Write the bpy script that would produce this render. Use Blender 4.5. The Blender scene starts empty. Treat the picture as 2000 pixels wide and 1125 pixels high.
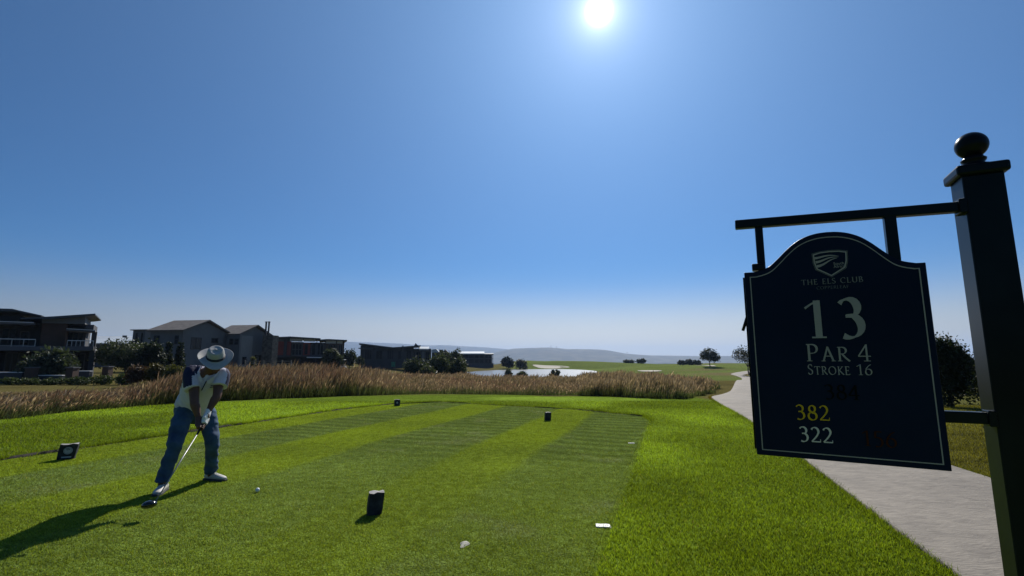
import bpy, bmesh, math, random
import numpy as np
from mathutils import Vector, Matrix, noise as mnoise

random.seed(7)
rng = np.random.default_rng(7)
C = bpy.context.scene.collection
R = math.radians

# ------------------------------------------------------------------ camera
F_PX = 950.0            # focal length in pixels of a 2000 px wide frame
PITCH = R(8.4)
EYE = 1.40
cam_d = bpy.data.cameras.new('camera')
cam_d.sensor_width = 36.0
cam_d.lens = 36.0 * F_PX / 2000.0
cam_d.clip_start = 0.05
cam_d.clip_end = 40000.0
cam = bpy.data.objects.new('camera', cam_d)
C.objects.link(cam)
cam.location = (0, 0, EYE)
cam.rotation_euler = (R(90) + PITCH, 0, 0)
bpy.context.scene.camera = cam

# ------------------------------------------------------------------ light
SUN_EL, SUN_AZ = R(37.5), R(11.17)        # azimuth clockwise from +Y
SUN_DIR = Vector((math.sin(SUN_AZ) * math.cos(SUN_EL), math.cos(SUN_AZ) * math.cos(SUN_EL), math.sin(SUN_EL)))
SKY_STRENGTH = 0.05
world = bpy.data.worlds.new('World')
bpy.context.scene.world = world
world.use_nodes = True
wt = world.node_tree
wt.nodes.clear()
w_out = wt.nodes.new('ShaderNodeOutputWorld')
w_bg = wt.nodes.new('ShaderNodeBackground')
w_bg.inputs['Strength'].default_value = SKY_STRENGTH
w_sky = wt.nodes.new('ShaderNodeTexSky')
w_sky.sky_type = 'NISHITA'
w_sky.sun_disc = False
w_sky.sun_elevation = SUN_EL
w_sky.sun_rotation = SUN_AZ
w_sky.altitude = 1500
w_sky.air_density = 1.0
w_sky.dust_density = 0.0
w_sky.ozone_density = 3.0
# the sun itself and its aureole, given off by the sky round the sun's direction
w_tc = wt.nodes.new('ShaderNodeTexCoord')
w_dot = wt.nodes.new('ShaderNodeVectorMath'); w_dot.operation = 'DOT_PRODUCT'
w_dot.inputs[1].default_value = SUN_DIR
wt.links.new(w_tc.outputs['Generated'], w_dot.inputs[0])
def wmath(op, a, b=None, clamp=False):
    n = wt.nodes.new('ShaderNodeMath'); n.operation = op; n.use_clamp = clamp
    for i, s in enumerate((a, b)):
        if s is None: continue
        if isinstance(s, (int, float)): n.inputs[i].default_value = s
        else: wt.links.new(s, n.inputs[i])
    return n.outputs[0]
ang = wmath('ARCCOSINE', wmath('MINIMUM', w_dot.outputs['Value'], 0.9999999))
def lobe(width, gain, p=1.0):
    e = wmath('MULTIPLY', wmath('POWER', wmath('DIVIDE', ang, width), p), -1.0)
    return wmath('MULTIPLY', wmath('EXPONENT', e), gain)
GLOW = [(R(0.72), 140.0, 2.0), (R(1.35), 22.0, 1.1), (R(5.2), 4.8, 1.0)]
tot = None
for g in GLOW:
    s = lobe(*g)
    tot = s if tot is None else wmath('ADD', tot, s)
w_mul = wt.nodes.new('ShaderNodeVectorMath'); w_mul.operation = 'SCALE'
w_mul.inputs[0].default_value = (0.98, 0.98, 1.0)
wt.links.new(tot, w_mul.inputs['Scale'])
w_add = wt.nodes.new('ShaderNodeVectorMath'); w_add.operation = 'ADD'
w_tint = wt.nodes.new('ShaderNodeVectorMath'); w_tint.operation = 'MULTIPLY'
w_tint.inputs[1].default_value = (0.23, 0.68, 1.06)
wt.links.new(w_sky.outputs[0], w_tint.inputs[0])
w_mul2 = wt.nodes.new('ShaderNodeVectorMath'); w_mul2.operation = 'SCALE'
w_mul2.inputs[0].default_value = (0.40, 0.66, 1.03)
wt.links.new(lobe(R(24.0), 13.0), w_mul2.inputs['Scale'])
w_add2 = wt.nodes.new('ShaderNodeVectorMath'); w_add2.operation = 'ADD'
wt.links.new(w_mul.outputs[0], w_add2.inputs[0]); wt.links.new(w_mul2.outputs[0], w_add2.inputs[1])
# dusty pale air low over the horizon
w_sep = wt.nodes.new('ShaderNodeSeparateXYZ'); wt.links.new(w_tc.outputs['Generated'], w_sep.inputs[0])
low = wmath('MULTIPLY', wmath('EXPONENT', wmath('MULTIPLY', wmath('POWER', wmath('DIVIDE', wmath('ABSOLUTE', w_sep.outputs['Z']), 0.104), 2.6), -1.0)), 1.0)
prox = lobe(R(32.0), 3.2)                     # the dusty air is brighter towards the sun
w_pale = wt.nodes.new('ShaderNodeVectorMath'); w_pale.operation = 'SCALE'
w_pale.inputs[0].default_value = (13.2, 11.2, 7.8)
wt.links.new(prox, w_pale.inputs['Scale'])
w_mix = wt.nodes.new('ShaderNodeMix'); w_mix.data_type = 'RGBA'
wt.links.new(wmath('MULTIPLY', low, 0.88), w_mix.inputs[0])
wt.links.new(w_tint.outputs[0], w_mix.inputs[6]); wt.links.new(w_pale.outputs[0], w_mix.inputs[7])
wt.links.new(w_mix.outputs[2], w_add.inputs[0]); wt.links.new(w_add2.outputs[0], w_add.inputs[1])
wt.links.new(w_add.outputs[0], w_bg.inputs['Color'])
wt.links.new(w_bg.outputs[0], w_out.inputs['Surface'])

sun_d = bpy.data.lights.new('sun', 'SUN')
sun_d.energy = 4.6
sun_d.angle = R(0.53)
sun_d.color = (1.0, 0.95, 0.86)
sun = bpy.data.objects.new('sun', sun_d)
C.objects.link(sun)
sun.rotation_euler = SUN_DIR.to_track_quat('Z', 'Y').to_euler()

vs = bpy.context.scene.view_settings
vs.view_transform = 'Standard'
vs.look = 'None'
vs.exposure = 0.15
vs.gamma = 1.0
vs.use_curve_mapping = False
cy = bpy.context.scene.cycles
cy.max_bounces = 8
cy.volume_bounces = 1
cy.transparent_max_bounces = 8

# ------------------------------------------------------------------ helpers
def ray(px, py):
    x = px - 1000.0; z = 562.5 - py; y = F_PX
    return (x, y * math.cos(PITCH) - z * math.sin(PITCH), y * math.sin(PITCH) + z * math.cos(PITCH))
def at(px, py, Y):
    r = ray(px, py); t = Y / r[1]
    return Vector((r[0] * t, Y, EYE + r[2] * t))
def on_ground(px, py, z=0.0):
    r = ray(px, py); t = (z - EYE) / r[2]
    return Vector((r[0] * t, r[1] * t, z))

def tag(o, label=None, cat=None, group=None, kind=None):
    if label: o['label'] = label
    if cat: o['category'] = cat
    if group: o['group'] = group
    if kind: o['kind'] = kind
    return o
def empty(name, loc=(0, 0, 0), rz=0.0):
    o = bpy.data.objects.new(name, None)
    C.objects.link(o); o.location = loc; o.rotation_euler = (0, 0, rz)
    o.empty_display_size = 0.1
    return o
def link(name, me, parent=None, mats=None):
    o = bpy.data.objects.new(name, me)
    if mats is not None:
        for m in (mats if isinstance(mats, (list, tuple)) else [mats]): me.materials.append(m)
    C.objects.link(o)
    if parent is not None:
        o.parent = parent
        # geometry is written in world space: undo the parent's own placement
        o.matrix_parent_inverse = parent_matrix(parent).inverted()
    return o
def parent_matrix(p):
    m = Matrix.LocRotScale(p.location, p.rotation_euler, p.scale)
    if p.parent is not None: m = parent_matrix(p.parent) @ p.matrix_parent_inverse @ m
    return m

class MB:
    """collects world-space shapes into one mesh"""
    def __init__(s): s.v = []; s.f = []; s.mi = []
    def add(s, vs_, fs, mi=0):
        b = len(s.v); s.v += [tuple(p) for p in vs_]
        s.f += [tuple(i + b for i in q) for q in fs]; s.mi += [mi] * len(fs); return s
    def obox(s, c, U, V, W, hu, hv, hw, mi=0):
        c = Vector(c); U = Vector(U) * hu; V = Vector(V) * hv; W = Vector(W) * hw
        p = [c + U * a + V * b + W * d for a in (-1, 1) for b in (-1, 1) for d in (-1, 1)]
        return s.add(p, [(0, 1, 3, 2), (4, 6, 7, 5), (0, 4, 5, 1), (2, 3, 7, 6), (0, 2, 6, 4), (1, 5, 7, 3)], mi)
    def box(s, x0, x1, y0, y1, z0, z1, mi=0):
        return s.obox(((x0 + x1) / 2, (y0 + y1) / 2, (z0 + z1) / 2), (1, 0, 0), (0, 1, 0), (0, 0, 1), (x1 - x0) / 2, (y1 - y0) / 2, (z1 - z0) / 2, mi)
    def prism(s, poly, ext, mi=0):
        poly = [Vector(p) for p in poly]; ext = Vector(ext); n = len(poly)
        fs = [tuple(range(n)), tuple(range(2 * n - 1, n - 1, -1))] + [(i, i + n, (i + 1) % n + n, (i + 1) % n) for i in range(n)]
        return s.add(poly + [p + ext for p in poly], fs, mi)
    def tube(s, pts, r, n=8, mi=0, cap=True):
        pts = [Vector(p) for p in pts]; rs = r if isinstance(r, (list, tuple)) else [r] * len(pts)
        vv = []; up = None
        for i, p in enumerate(pts):
            t = (pts[min(i + 1, len(pts) - 1)] - pts[max(i - 1, 0)]).normalized()
            if up is None: up = t.orthogonal().normalized()
            a = (up - t * up.dot(t)).normalized(); up = a; b = t.cross(a)
            vv += [p + (a * math.cos(q * 2 * math.pi / n) + b * math.sin(q * 2 * math.pi / n)) * rs[i] for q in range(n)]
        m = len(pts)
        fs = [(i * n + q, i * n + (q + 1) % n, (i + 1) * n + (q + 1) % n, (i + 1) * n + q) for i in range(m - 1) for q in range(n)]
        if cap: fs += [tuple(range(n - 1, -1, -1)), tuple(range((m - 1) * n, m * n))]
        return s.add(vv, fs, mi)
    def lathe(s, c, axis, prof, n=24, mi=0):
        c = Vector(c); t = Vector(axis).normalized(); a = t.orthogonal().normalized(); b = t.cross(a)
        vv = []
        for (r, h) in prof:
            vv += [c + t * h + (a * math.cos(q * 2 * math.pi / n) + b * math.sin(q * 2 * math.pi / n)) * r for q in range(n)]
        m = len(prof)
        fs = [(i * n + q, i * n + (q + 1) % n, (i + 1) * n + (q + 1) % n, (i + 1) * n + q) for i in range(m - 1) for q in range(n)]
        fs += [tuple(range(n - 1, -1, -1)), tuple(range((m - 1) * n, m * n))]
        return s.add(vv, fs, mi)
    def build(s, name, mats, parent=None, smooth=False, bevel=0.0):
        me = bpy.data.meshes.new(name); me.from_pydata(s.v, [], s.f); me.update()
        bm = bmesh.new(); bm.from_mesh(me); bmesh.ops.recalc_face_normals(bm, faces=bm.faces); bm.to_mesh(me); bm.free()
        me.polygons.foreach_set('material_index', s.mi)
        if smooth: me.polygons.foreach_set('use_smooth', [True] * len(me.polygons))
        o = link(name, me, parent, mats)
        if bevel:
            b = o.modifiers.new('bevel', 'BEVEL'); b.width = bevel; b.segments = 2; b.limit_method = 'ANGLE'; b.angle_limit = R(40)
        return o

def npmesh(name, V, Fa, mat, col=None, parent=None, smooth=False):
    """fast mesh from arrays; Fa is (m,3) or (m,4); col per vertex rgb"""
    me = bpy.data.meshes.new(name)
    V = np.asarray(V, dtype=np.float32); Fa = np.asarray(Fa, dtype=np.int32)
    m, k = Fa.shape
    me.vertices.add(len(V)); me.vertices.foreach_set('co', V.ravel())
    me.loops.add(m * k); me.loops.foreach_set('vertex_index', Fa.ravel())
    me.polygons.add(m); me.polygons.foreach_set('loop_start', np.arange(0, m * k, k, dtype=np.int32))
    me.polygons.foreach_set('loop_total', np.full(m, k, dtype=np.int32))
    if smooth: me.polygons.foreach_set('use_smooth', np.ones(m, dtype=bool))
    me.update(calc_edges=True)
    if col is not None:
        a = me.color_attributes.new('Col', 'FLOAT_COLOR', 'POINT')
        c4 = np.ones((len(V), 4), dtype=np.float32); c4[:, :3] = col
        a.data.foreach_set('color', c4.ravel())
    return link(name, me, parent, mat)

def sstep(a, b, x):
    t = np.clip((x - a) / (b - a), 0, 1); return t * t * (3 - 2 * t)
def _hash(ix, iy, seed):
    n = (ix.astype(np.int64) * 374761393 + iy.astype(np.int64) * 668265263 + seed * 1442695041) & 0x7fffffff
    n = ((n ^ (n >> 13)) * 1274126177) & 0x7fffffff
    n = n ^ (n >> 16)
    return (n & 0xffff) / 65535.0
def vnoise(x, y, seed=0):
    x = np.asarray(x, float); y = np.asarray(y, float)
    ix = np.floor(x); iy = np.floor(y); fx = x - ix; fy = y - iy
    fx = fx * fx * (3 - 2 * fx); fy = fy * fy * (3 - 2 * fy)
    a = _hash(ix, iy, seed); b = _hash(ix + 1, iy, seed); c = _hash(ix, iy + 1, seed); d = _hash(ix + 1, iy + 1, seed)
    return (a * (1 - fx) + b * fx) * (1 - fy) + (c * (1 - fx) + d * fx) * fy
def fbm(x, y, seed=0, octv=4):
    s = 0; a = 0.5; n = 0
    for k in range(octv):
        s = s + a * vnoise(x * 2 ** k, y * 2 ** k, seed + k * 17); n += a; a *= 0.5
    return s / n

# ------------------------------------------------------------------ materials
def new_mat(name):
    m = bpy.data.materials.new(name); m.use_nodes = True
    nt = m.node_tree; nt.nodes.clear()
    out = nt.nodes.new('ShaderNodeOutputMaterial')
    return m, nt, out
def pmat(name, col, rough=0.7, var=0.15, scale=6.0, bump=0.0, bscale=60.0, metal=0.0, spec=0.5, coat=0.0, col2=None, coords='Object', stretch=None, bdist=0.01):
    m, nt, out = new_mat(name)
    p = nt.nodes.new('ShaderNodeBsdfPrincipled')
    p.inputs['Roughness'].default_value = rough; p.inputs['Metallic'].default_value = metal
    p.inputs['Specular IOR Level'].default_value = spec
    if coat: p.inputs['Coat Weight'].default_value = coat; p.inputs['Coat Roughness'].default_value = 0.08
    tc = nt.nodes.new('ShaderNodeTexCoord'); src = tc.outputs[coords]
    if stretch:
        mp = nt.nodes.new('ShaderNodeMapping'); mp.inputs['Scale'].default_value = stretch
        nt.links.new(src, mp.inputs[0]); src = mp.outputs[0]
    nz = nt.nodes.new('ShaderNodeTexNoise'); nz.inputs['Scale'].default_value = scale; nz.inputs['Detail'].default_value = 5
    nt.links.new(src, nz.inputs['Vector'])
    cr = nt.nodes.new('ShaderNodeValToRGB')
    c2 = col2 if col2 else tuple(c * (1 - var) for c in col)
    c1 = col if col2 else tuple(min(1, c * (1 + var)) for c in col)
    cr.color_ramp.elements[0].position = 0.35; cr.color_ramp.elements[1].position = 0.65
    cr.color_ramp.elements[0].color = (*c2, 1); cr.color_ramp.elements[1].color = (*c1, 1)
    nt.links.new(nz.outputs['Fac'], cr.inputs[0]); nt.links.new(cr.outputs[0], p.inputs['Base Color'])
    if bump:
        n2 = nt.nodes.new('ShaderNodeTexNoise'); n2.inputs['Scale'].default_value = bscale; n2.inputs['Detail'].default_value = 4
        nt.links.new(src, n2.inputs['Vector'])
        b = nt.nodes.new('ShaderNodeBump'); b.inputs['Strength'].default_value = bump; b.inputs['Distance'].default_value = bdist
        nt.links.new(n2.outputs['Fac'], b.inputs['Height']); nt.links.new(b.outputs[0], p.inputs['Normal'])
    nt.links.new(p.outputs[0], out.inputs[0])
    return m
def leafmat(name, trans=0.45, rough=0.5, gain=1.0, tcol=(1.25, 1.2, 0.35), spec=0.3):
    """foliage: vertex colour, diffuse plus light let through the blade"""
    m, nt, out = new_mat(name)
    at_ = nt.nodes.new('ShaderNodeAttribute'); at_.attribute_name = 'Col'
    p = nt.nodes.new('ShaderNodeBsdfPrincipled'); p.inputs['Roughness'].default_value = rough
    p.inputs['Specular IOR Level'].default_value = spec
    tr = nt.nodes.new('ShaderNodeBsdfTranslucent')
    vm = nt.nodes.new('ShaderNodeVectorMath'); vm.operation = 'MULTIPLY'; vm.inputs[1].default_value = tcol
    nt.links.new(at_.outputs['Color'], vm.inputs[0]); nt.links.new(vm.outputs[0], tr.inputs['Color'])
    nt.links.new(at_.outputs['Color'], p.inputs['Base Color'])
    mx = nt.nodes.new('ShaderNodeMixShader'); mx.inputs[0].default_value = trans
    nt.links.new(p.outputs[0], mx.inputs[1]); nt.links.new(tr.outputs[0], mx.inputs[2]); nt.links.new(mx.outputs[0], out.inputs[0])
    return m
# ------------------------------------------------------------------ the lie of the land
def hgt(x, y):
    x = np.asarray(x, float); y = np.asarray(y, float)
    d = np.hypot(x * 0.9, y)
    z = -0.45 * sstep(17, 30, d)
    z = z - 2.2 * sstep(38, 98, y) * sstep(-40, -10, x)
    z = z + 1.5 * sstep(85, 205, y) * sstep(10, 60, x - 0.12 * (y - 95))          # fairway climbing on the right
    z = z + 3.2 * sstep(228, 262, y) * sstep(-20, 10, x) * (1 - sstep(10, 60, x - 0.12 * (y - 95)))
    z = z + 1.1 * (fbm(x / 34.0, y / 30.0, 3, 3) - 0.5) * 2 * sstep(90, 180, y)
    ex = (x - (6 + 0.16 * (y - 172))) / 20.0; ey = (y - 172) / 52.0
    e = np.hypot(ex, ey) + 0.10 * (fbm(x / 14.0, y / 14.0, 9, 2) - 0.5)
    z = np.where(e < 1.6, -3.1 + (z + 3.1) * sstep(0.98, 1.6, e) - 0.8 * (1 - sstep(0.7, 1.0, e)), z)
    z = z - 22 * sstep(330, 900, y)
    return z

def in_poly(x, y, poly):
    inside = np.zeros(np.shape(x), bool); n = len(poly)
    for i in range(n):
        x0, y0 = poly[i]; x1, y1 = poly[(i + 1) % n]
        c = ((y0 > y) != (y1 > y)) & (x < (x1 - x0) * (y - y0) / (y1 - y0 + 1e-12) + x0)
        inside ^= c
    return inside
def gpoly(pts, z=0.0): return [tuple(on_ground(a, b, z)[:2]) for a, b in pts]

AX = Vector((0.307, 0.952)); CX = Vector((0.952, -0.307))     # along and across the tee
def tee_uv(x, y): return x * CX.x + y * CX.y, x * AX.x + y * AX.y
def tee_xy(u, v): return u * CX.x + v * AX.x, u * CX.y + v * AX.y
TEE_UV = [(-0.53, -6), (-0.53, 12.0), (-0.75, 12.9), (-2.6, 14.0), (-5.3, 14.6), (-7.3, 15.1), (-8.5, 13.9), (-8.95, 12), (-9.0, 3), (-8.9, -6)]
TEE = [tee_xy(*q) for q in TEE_UV]
def dist_poly(x, y, poly):
    d = np.full(np.shape(x), 1e9); n = len(poly)
    for i in range(n):
        ax, ay = poly[i]; bx, by = poly[(i + 1) % n]
        vx, vy = bx - ax, by - ay; t = np.clip(((x - ax) * vx + (y - ay) * vy) / (vx * vx + vy * vy), 0, 1)
        d = np.minimum(d, np.hypot(x - ax - t * vx, y - ay - t * vy))
    return d

def gh(px, py):
    """where the line of sight through a pixel meets the land"""
    r = ray(px, py); Y = 8.0
    while Y < 400:
        t = Y / r[1]
        if EYE + r[2] * t < float(hgt(r[0] * t, Y)): return (r[0] * t, Y)
        Y += 0.25
    return (r[0] * t, Y)
# cart path: the two edges, walked from behind the camera to the far bend
PATH_L = [(1.6, -2.0), (2.2, 0.9), (2.62, 2.6)] + gpoly([(1860, 1125), (1780, 1060), (1700, 1000), (1625, 940), (1560, 893)]) + [(4.75, 9.0)] + \
    gpoly([(1470, 827), (1440, 806), (1404, 790), (1388, 776), (1388, 766), (1402, 757), (1428, 749)]) + [gh(1449, 743), gh(1449, 739), gh(1440, 735), gh(1426, 731), gh(1436, 728), gh(1465, 724), gh(1530, 720)]
PATH_R = [(4.6, -2.0), (4.9, 0.9), (5.2, 3.2), (5.35, 4.4)] + [(5.52, 5.6), (5.68, 6.5), (6.1, 8.0), (6.9, 9.8), (8.0, 11.8), (9.0, 14.0), (9.5, 16.0), (9.75, 18.4), (10.1, 21.0), (12.2, 25.2), (15.4, 30.5), gh(1530, 748), gh(1490, 741), gh(1464, 736.5), gh(1449, 733), gh(1466, 729), gh(1530, 724)]
def resample(pts, n, sm=3):
    P = np.array(pts, float)
    t = np.r_[0, np.cumsum(np.hypot(*np.diff(P, axis=0).T))]
    u = np.linspace(0, t[-1], n); Q = np.c_[np.interp(u, t, P[:, 0]), np.interp(u, t, P[:, 1])]
    for _ in range(sm):
        Q[1:-1] = (Q[:-2] + 2 * Q[1:-1] + Q[2:]) / 4
    return Q
PL = resample(PATH_L, 260, 6); PR = resample(PATH_R, 260, 6)
PATH_POLY = [tuple(p) for p in PL[::4]] + [tuple(p) for p in PR[::-4]]

# tall grass beds (ground polygons)
GB_LEFT = gpoly([(-420, 868), (-150, 838), (0, 822), (150, 804), (300, 791), (450, 779), (600, 770), (700, 763), (790, 758)]) + [(-4.0, 27), (-3.5, 50), (-22, 56), (-34, 48), (-24, 37), (-21, 29), (-27, 24), (-40, 22)]
GB_MID = gpoly([(775, 758), (850, 756), (930, 760), (1010, 764), (1060, 766)]) + [(3.6, 21.5), (5.0, 32), (6, 46), (-5, 52), (-6, 30)]
GB_RIGHT = gpoly([(1135, 769), (1200, 772), (1300, 777), (1340, 778), (1352, 768), (1375, 757)]) + [(13.6, 32.5), (14.2, 36.0), (12, 44), (6.0, 46), (3.0, 30)]
BEDS = [GB_LEFT, GB_MID, GB_RIGHT]

def lawncol(x, y):
    """albedo of the short grass by place: mown stripes, tee, fringe, patches"""
    u, v = tee_uv(x, y)
    n1 = fbm(x * 0.9, y * 0.9, 5, 4); n2 = fbm(x * 4.0, y * 4.0, 21, 3); n3 = fbm(x * 0.22, y * 0.22, 31, 3)
    tee = in_poly(x, y, TEE)
    uu = u + 0.16 * (fbm(v * 0.5, u * 0.2, 41, 2) - 0.5)
    edges = [-0.53, -1.95, -3.12, -4.85, -5.9, -7.5]
    light = np.zeros(np.shape(x))
    for a, b in ((-3.12, -1.98), (-6.25, -4.85), (-9.2, -7.7)):
        light = light + sstep(a - 0.11, a + 0.11, uu) * (1 - sstep(b - 0.11, b + 0.11, uu))
    dk = np.stack([0.100 + 0 * x, 0.144 + 0 * x, 0.040 + 0 * x], -1)
    lt = np.stack([0.128 + 0 * x, 0.178 + 0 * x, 0.016 + 0 * x], -1)
    fr = np.stack([0.138 + 0 * x, 0.206 + 0 * x, 0.026 + 0 * x], -1)
    w = (0.05 + 0.95 * light * (0.70 + 0.4 * n1))[..., None].clip(0, 1)
    c = dk * (1 - w) + lt * w
    near = (1 - sstep(4.2, 9.5, np.hypot(x, y)))[..., None]
    # closer in, the stripes blur into a mid green
    c = c * (1 - near * 0.72) + (0.5 * dk + 0.5 * lt) * (near * 0.72)
    rip = 0.5 + 0.5 * np.sin(v * 2 * math.pi / 0.43 + 9 * fbm(u * 0.9, v * 0.45, 61, 3))
    c = c * (1 - 0.34 * (rip * (1 - light).clip(0, 1) * sstep(5.5, 8.0, v))[..., None])
    pale = sstep(0.60, 0.80, fbm(x * 1.4, y * 1.4, 77, 4)) * (1 - light.clip(0, 1)) * 0.5
    c = c * (1 - pale[..., None]) + np.array([0.13, 0.155, 0.075]) * pale[..., None]
    br = sstep(0.42, 0.62, n3)[..., None]
    f = fr * (0.70 + 0.50 * br) * (0.86 + 0.28 * fbm(x * 2.2, y * 2.2, 63, 3)[..., None])
    dry = (sstep(1.35, 1.9, u) * 0.10)[..., None]
    f = f * (1 - dry) + np.array([0.10, 0.12, 0.02]) * dry
    out = np.where(tee[..., None], c, f) * np.array([1.42, 1.38, 1.28])
    return out * (0.80 + 0.40 * n1[..., None]) * (0.9 + 0.2 * n2[..., None])

def ground_col(x, y):
    x = np.asarray(x, float); y = np.asarray(y, float)
    c = lawncol(x, y)
    n = fbm(x * 0.3, y * 0.3, 12, 4); d = np.hypot(x, y)
    fair = np.array([0.150, 0.185, 0.050]) * (0.75 + 0.5 * fbm(x / 22.0, y / 9.0, 8, 4)[..., None])
    rough = np.array([0.135, 0.115, 0.042]) * (0.7 + 0.6 * n[..., None])
    w = sstep(20, 30, d)[..., None]
    c = c * (1 - w) + rough * w
    # grass between bed and path, and right of the path, is dry and brownish
    pr = ((x > np.interp(y, PR[:, 1], PR[:, 0])) & (y > -2) & (y < 62)) | ((x > 4.5) & (y <= -2))
    dryr = np.array([0.120, 0.118, 0.036]) * (0.55 + 0.9 * fbm(x * 0.8, y * 2.0, 19, 4)[..., None])
    c = np.where(pr[..., None], dryr, c)
    wob = 0.9 * (fbm(x * 0.5, y * 0.5, 71, 3) - 0.5)
    strip = in_poly(x + wob, y + wob, [(7.3, 16.9), (9.4, 16.6), (9.8, 22), (18, 37), (22, 48), (17, 40), (11, 28), (7.4, 20)]) | in_poly(x + 0.4 * wob, y + wob, gpoly([(1030, 762), (1140, 759), (1142, 770), (1060, 771)]))
    c = np.where(strip[..., None], np.array([0.150, 0.128, 0.048]) * (0.6 + 0.8 * n[..., None]), c)
    gr = (sstep(0.50, 0.66, fbm(x / 30.0, y / 14.0, 28, 4)) * sstep(0.28, 0.42, x / np.maximum(y, 1)) * 0.85)[..., None]
    fair = fair * (1 - gr) + np.array([0.19, 0.15, 0.075]) * gr
    wf = (sstep(52, 72, y) * sstep(-14, 2, x - 0.02 * y))[..., None]
    c = c * (1 - wf) + fair * wf
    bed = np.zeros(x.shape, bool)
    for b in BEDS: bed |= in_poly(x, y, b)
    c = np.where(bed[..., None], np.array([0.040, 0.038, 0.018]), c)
    far = sstep(300, 700, y)[..., None]
    c = c * (1 - far) + np.array([0.075, 0.078, 0.045]) * far * (0.6 + 0.8 * fbm(x / 300.0, y / 90.0, 4, 4)[..., None])
    return c

def groundmat(name, bump=0.5, bs=(60.0, 9.0)):
    m, nt, out = new_mat(name)
    a = nt.nodes.new('ShaderNodeAttribute'); a.attribute_name = 'Col'
    g = nt.nodes.new('ShaderNodeNewGeometry')
    n1 = nt.nodes.new('ShaderNodeTexNoise'); n1.inputs['Scale'].default_value = bs[0]; n1.inputs['Detail'].default_value = 6
    n2 = nt.nodes.new('ShaderNodeTexNoise'); n2.inputs['Scale'].default_value = bs[1]; n2.inputs['Detail'].default_value = 5
    for n in (n1, n2): nt.links.new(g.outputs['Position'], n.inputs['Vector'])
    ad = nt.nodes.new('ShaderNodeMath'); ad.operation = 'ADD'
    nt.links.new(n1.outputs['Fac'], ad.inputs[0]); nt.links.new(n2.outputs['Fac'], ad.inputs[1])
    mr = nt.nodes.new('ShaderNodeMapRange'); mr.inputs[1].default_value = 0.7; mr.inputs[2].default_value = 1.3; mr.inputs[3].default_value = 0.55; mr.inputs[4].default_value = 1.5
    nt.links.new(ad.outputs[0], mr.inputs[0])
    sc = nt.nodes.new('ShaderNodeVectorMath'); sc.operation = 'SCALE'
    nt.links.new(a.outputs['Color'], sc.inputs[0]); nt.links.new(mr.outputs[0], sc.inputs['Scale'])
    p = nt.nodes.new('ShaderNodeBsdfPrincipled'); p.inputs['Roughness'].default_value = 0.85; p.inputs['Specular IOR Level'].default_value = 0.0
    nt.links.new(sc.outputs[0], p.inputs['Base Color'])
    b = nt.nodes.new('ShaderNodeBump'); b.inputs['Strength'].default_value = bump; b.inputs['Distance'].default_value = 0.30
    nt.links.new(ad.outputs[0], b.inputs['Height']); nt.links.new(b.outputs[0], p.inputs['Normal'])
    nt.links.new(p.outputs[0], out.inputs[0])
    return m

def sinh_axis(n, ext, near):
    U = 7.0
    for _ in range(60):
        a = near * n / 2 / U; U += 0.02 * (1 if a * math.sinh(U) < ext else -1)
    return a * np.sinh(np.linspace(-1, 1, n) * U)
xs = sinh_axis(420, 9000, 0.30); ys = sinh_axis(420, 9000, 0.30) + 12.0
GX, GY = np.meshgrid(xs, ys)
GZ = hgt(GX, GY)
V = np.stack([GX, GY, GZ], -1).reshape(-1, 3)
n = 420; I = np.arange(n * n).reshape(n, n)
Q = np.stack([I[:-1, :-1], I[:-1, 1:], I[1:, 1:], I[1:, :-1]], -1).reshape(-1, 4)
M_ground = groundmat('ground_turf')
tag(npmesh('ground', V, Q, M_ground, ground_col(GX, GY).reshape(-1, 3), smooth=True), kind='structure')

# tee top: a finer sheet just above the ground
us = np.arange(-9.2, -0.3, 0.07); vsx = np.arange(-3.0, 15.4, 0.07)
UU, VV = np.meshgrid(us, vsx)
TX = UU * CX.x + VV * AX.x; TY = UU * CX.y + VV * AX.y
ins = in_poly(TX, TY, TEE)
I = np.arange(UU.size).reshape(UU.shape)
Q = np.stack([I[:-1, :-1], I[:-1, 1:], I[1:, 1:], I[1:, :-1]], -1)
ok = ins[:-1, :-1] & ins[:-1, 1:] & ins[1:, 1:] & ins[1:, :-1]
tz = 0.006 + 0 * TX
tag(npmesh('tee_lawn', np.stack([TX, TY, tz], -1).reshape(-1, 3), Q[ok], M_ground, lawncol(TX, TY).reshape(-1, 3), smooth=True), kind='structure')

# low step below the fringe: soil and painted shade of the gap in one dark colour
M_soilshade = pmat('edge_soil_shade', (0.030, 0.026, 0.016), 0.95, 0.4, 12, bump=0.6, bscale=60)
eg = resample([TEE[i] for i in (2, 3, 4, 5, 6, 7, 8)], 700, 1); tn_ = np.gradient(eg, axis=0); tn_ /= np.linalg.norm(tn_, axis=1)[:, None]; nr_ = np.c_[-tn_[:, 1], tn_[:, 0]]
wv_ = 0.05 * (fbm(eg[:, 0] * 3, eg[:, 1] * 3, 101, 4) - 0.5)[:, None]; ht_ = (0.040 - 0.016 * sstep(0.35, 0.6, np.linspace(1, 0, 700))) * sstep(0.36, 0.66, fbm(eg[:, 0] * 2.6, eg[:, 1] * 2.6, 102, 4))
r0 = np.c_[eg + nr_ * (wv_ + 0.01), np.full(700, 0.0)]; r1 = np.c_[eg + nr_ * (wv_ - 0.005), 0.006 + ht_]; r2 = np.c_[eg + nr_ * (wv_ - 0.02), 0.004 + ht_ * 0.7]; r3 = np.c_[eg + nr_ * (wv_ - 0.03), np.full(700, -0.01)]
V = np.stack([r0, r1, r2, r3], 1).reshape(-1, 3); I = np.arange(2800).reshape(700, 4)
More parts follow.
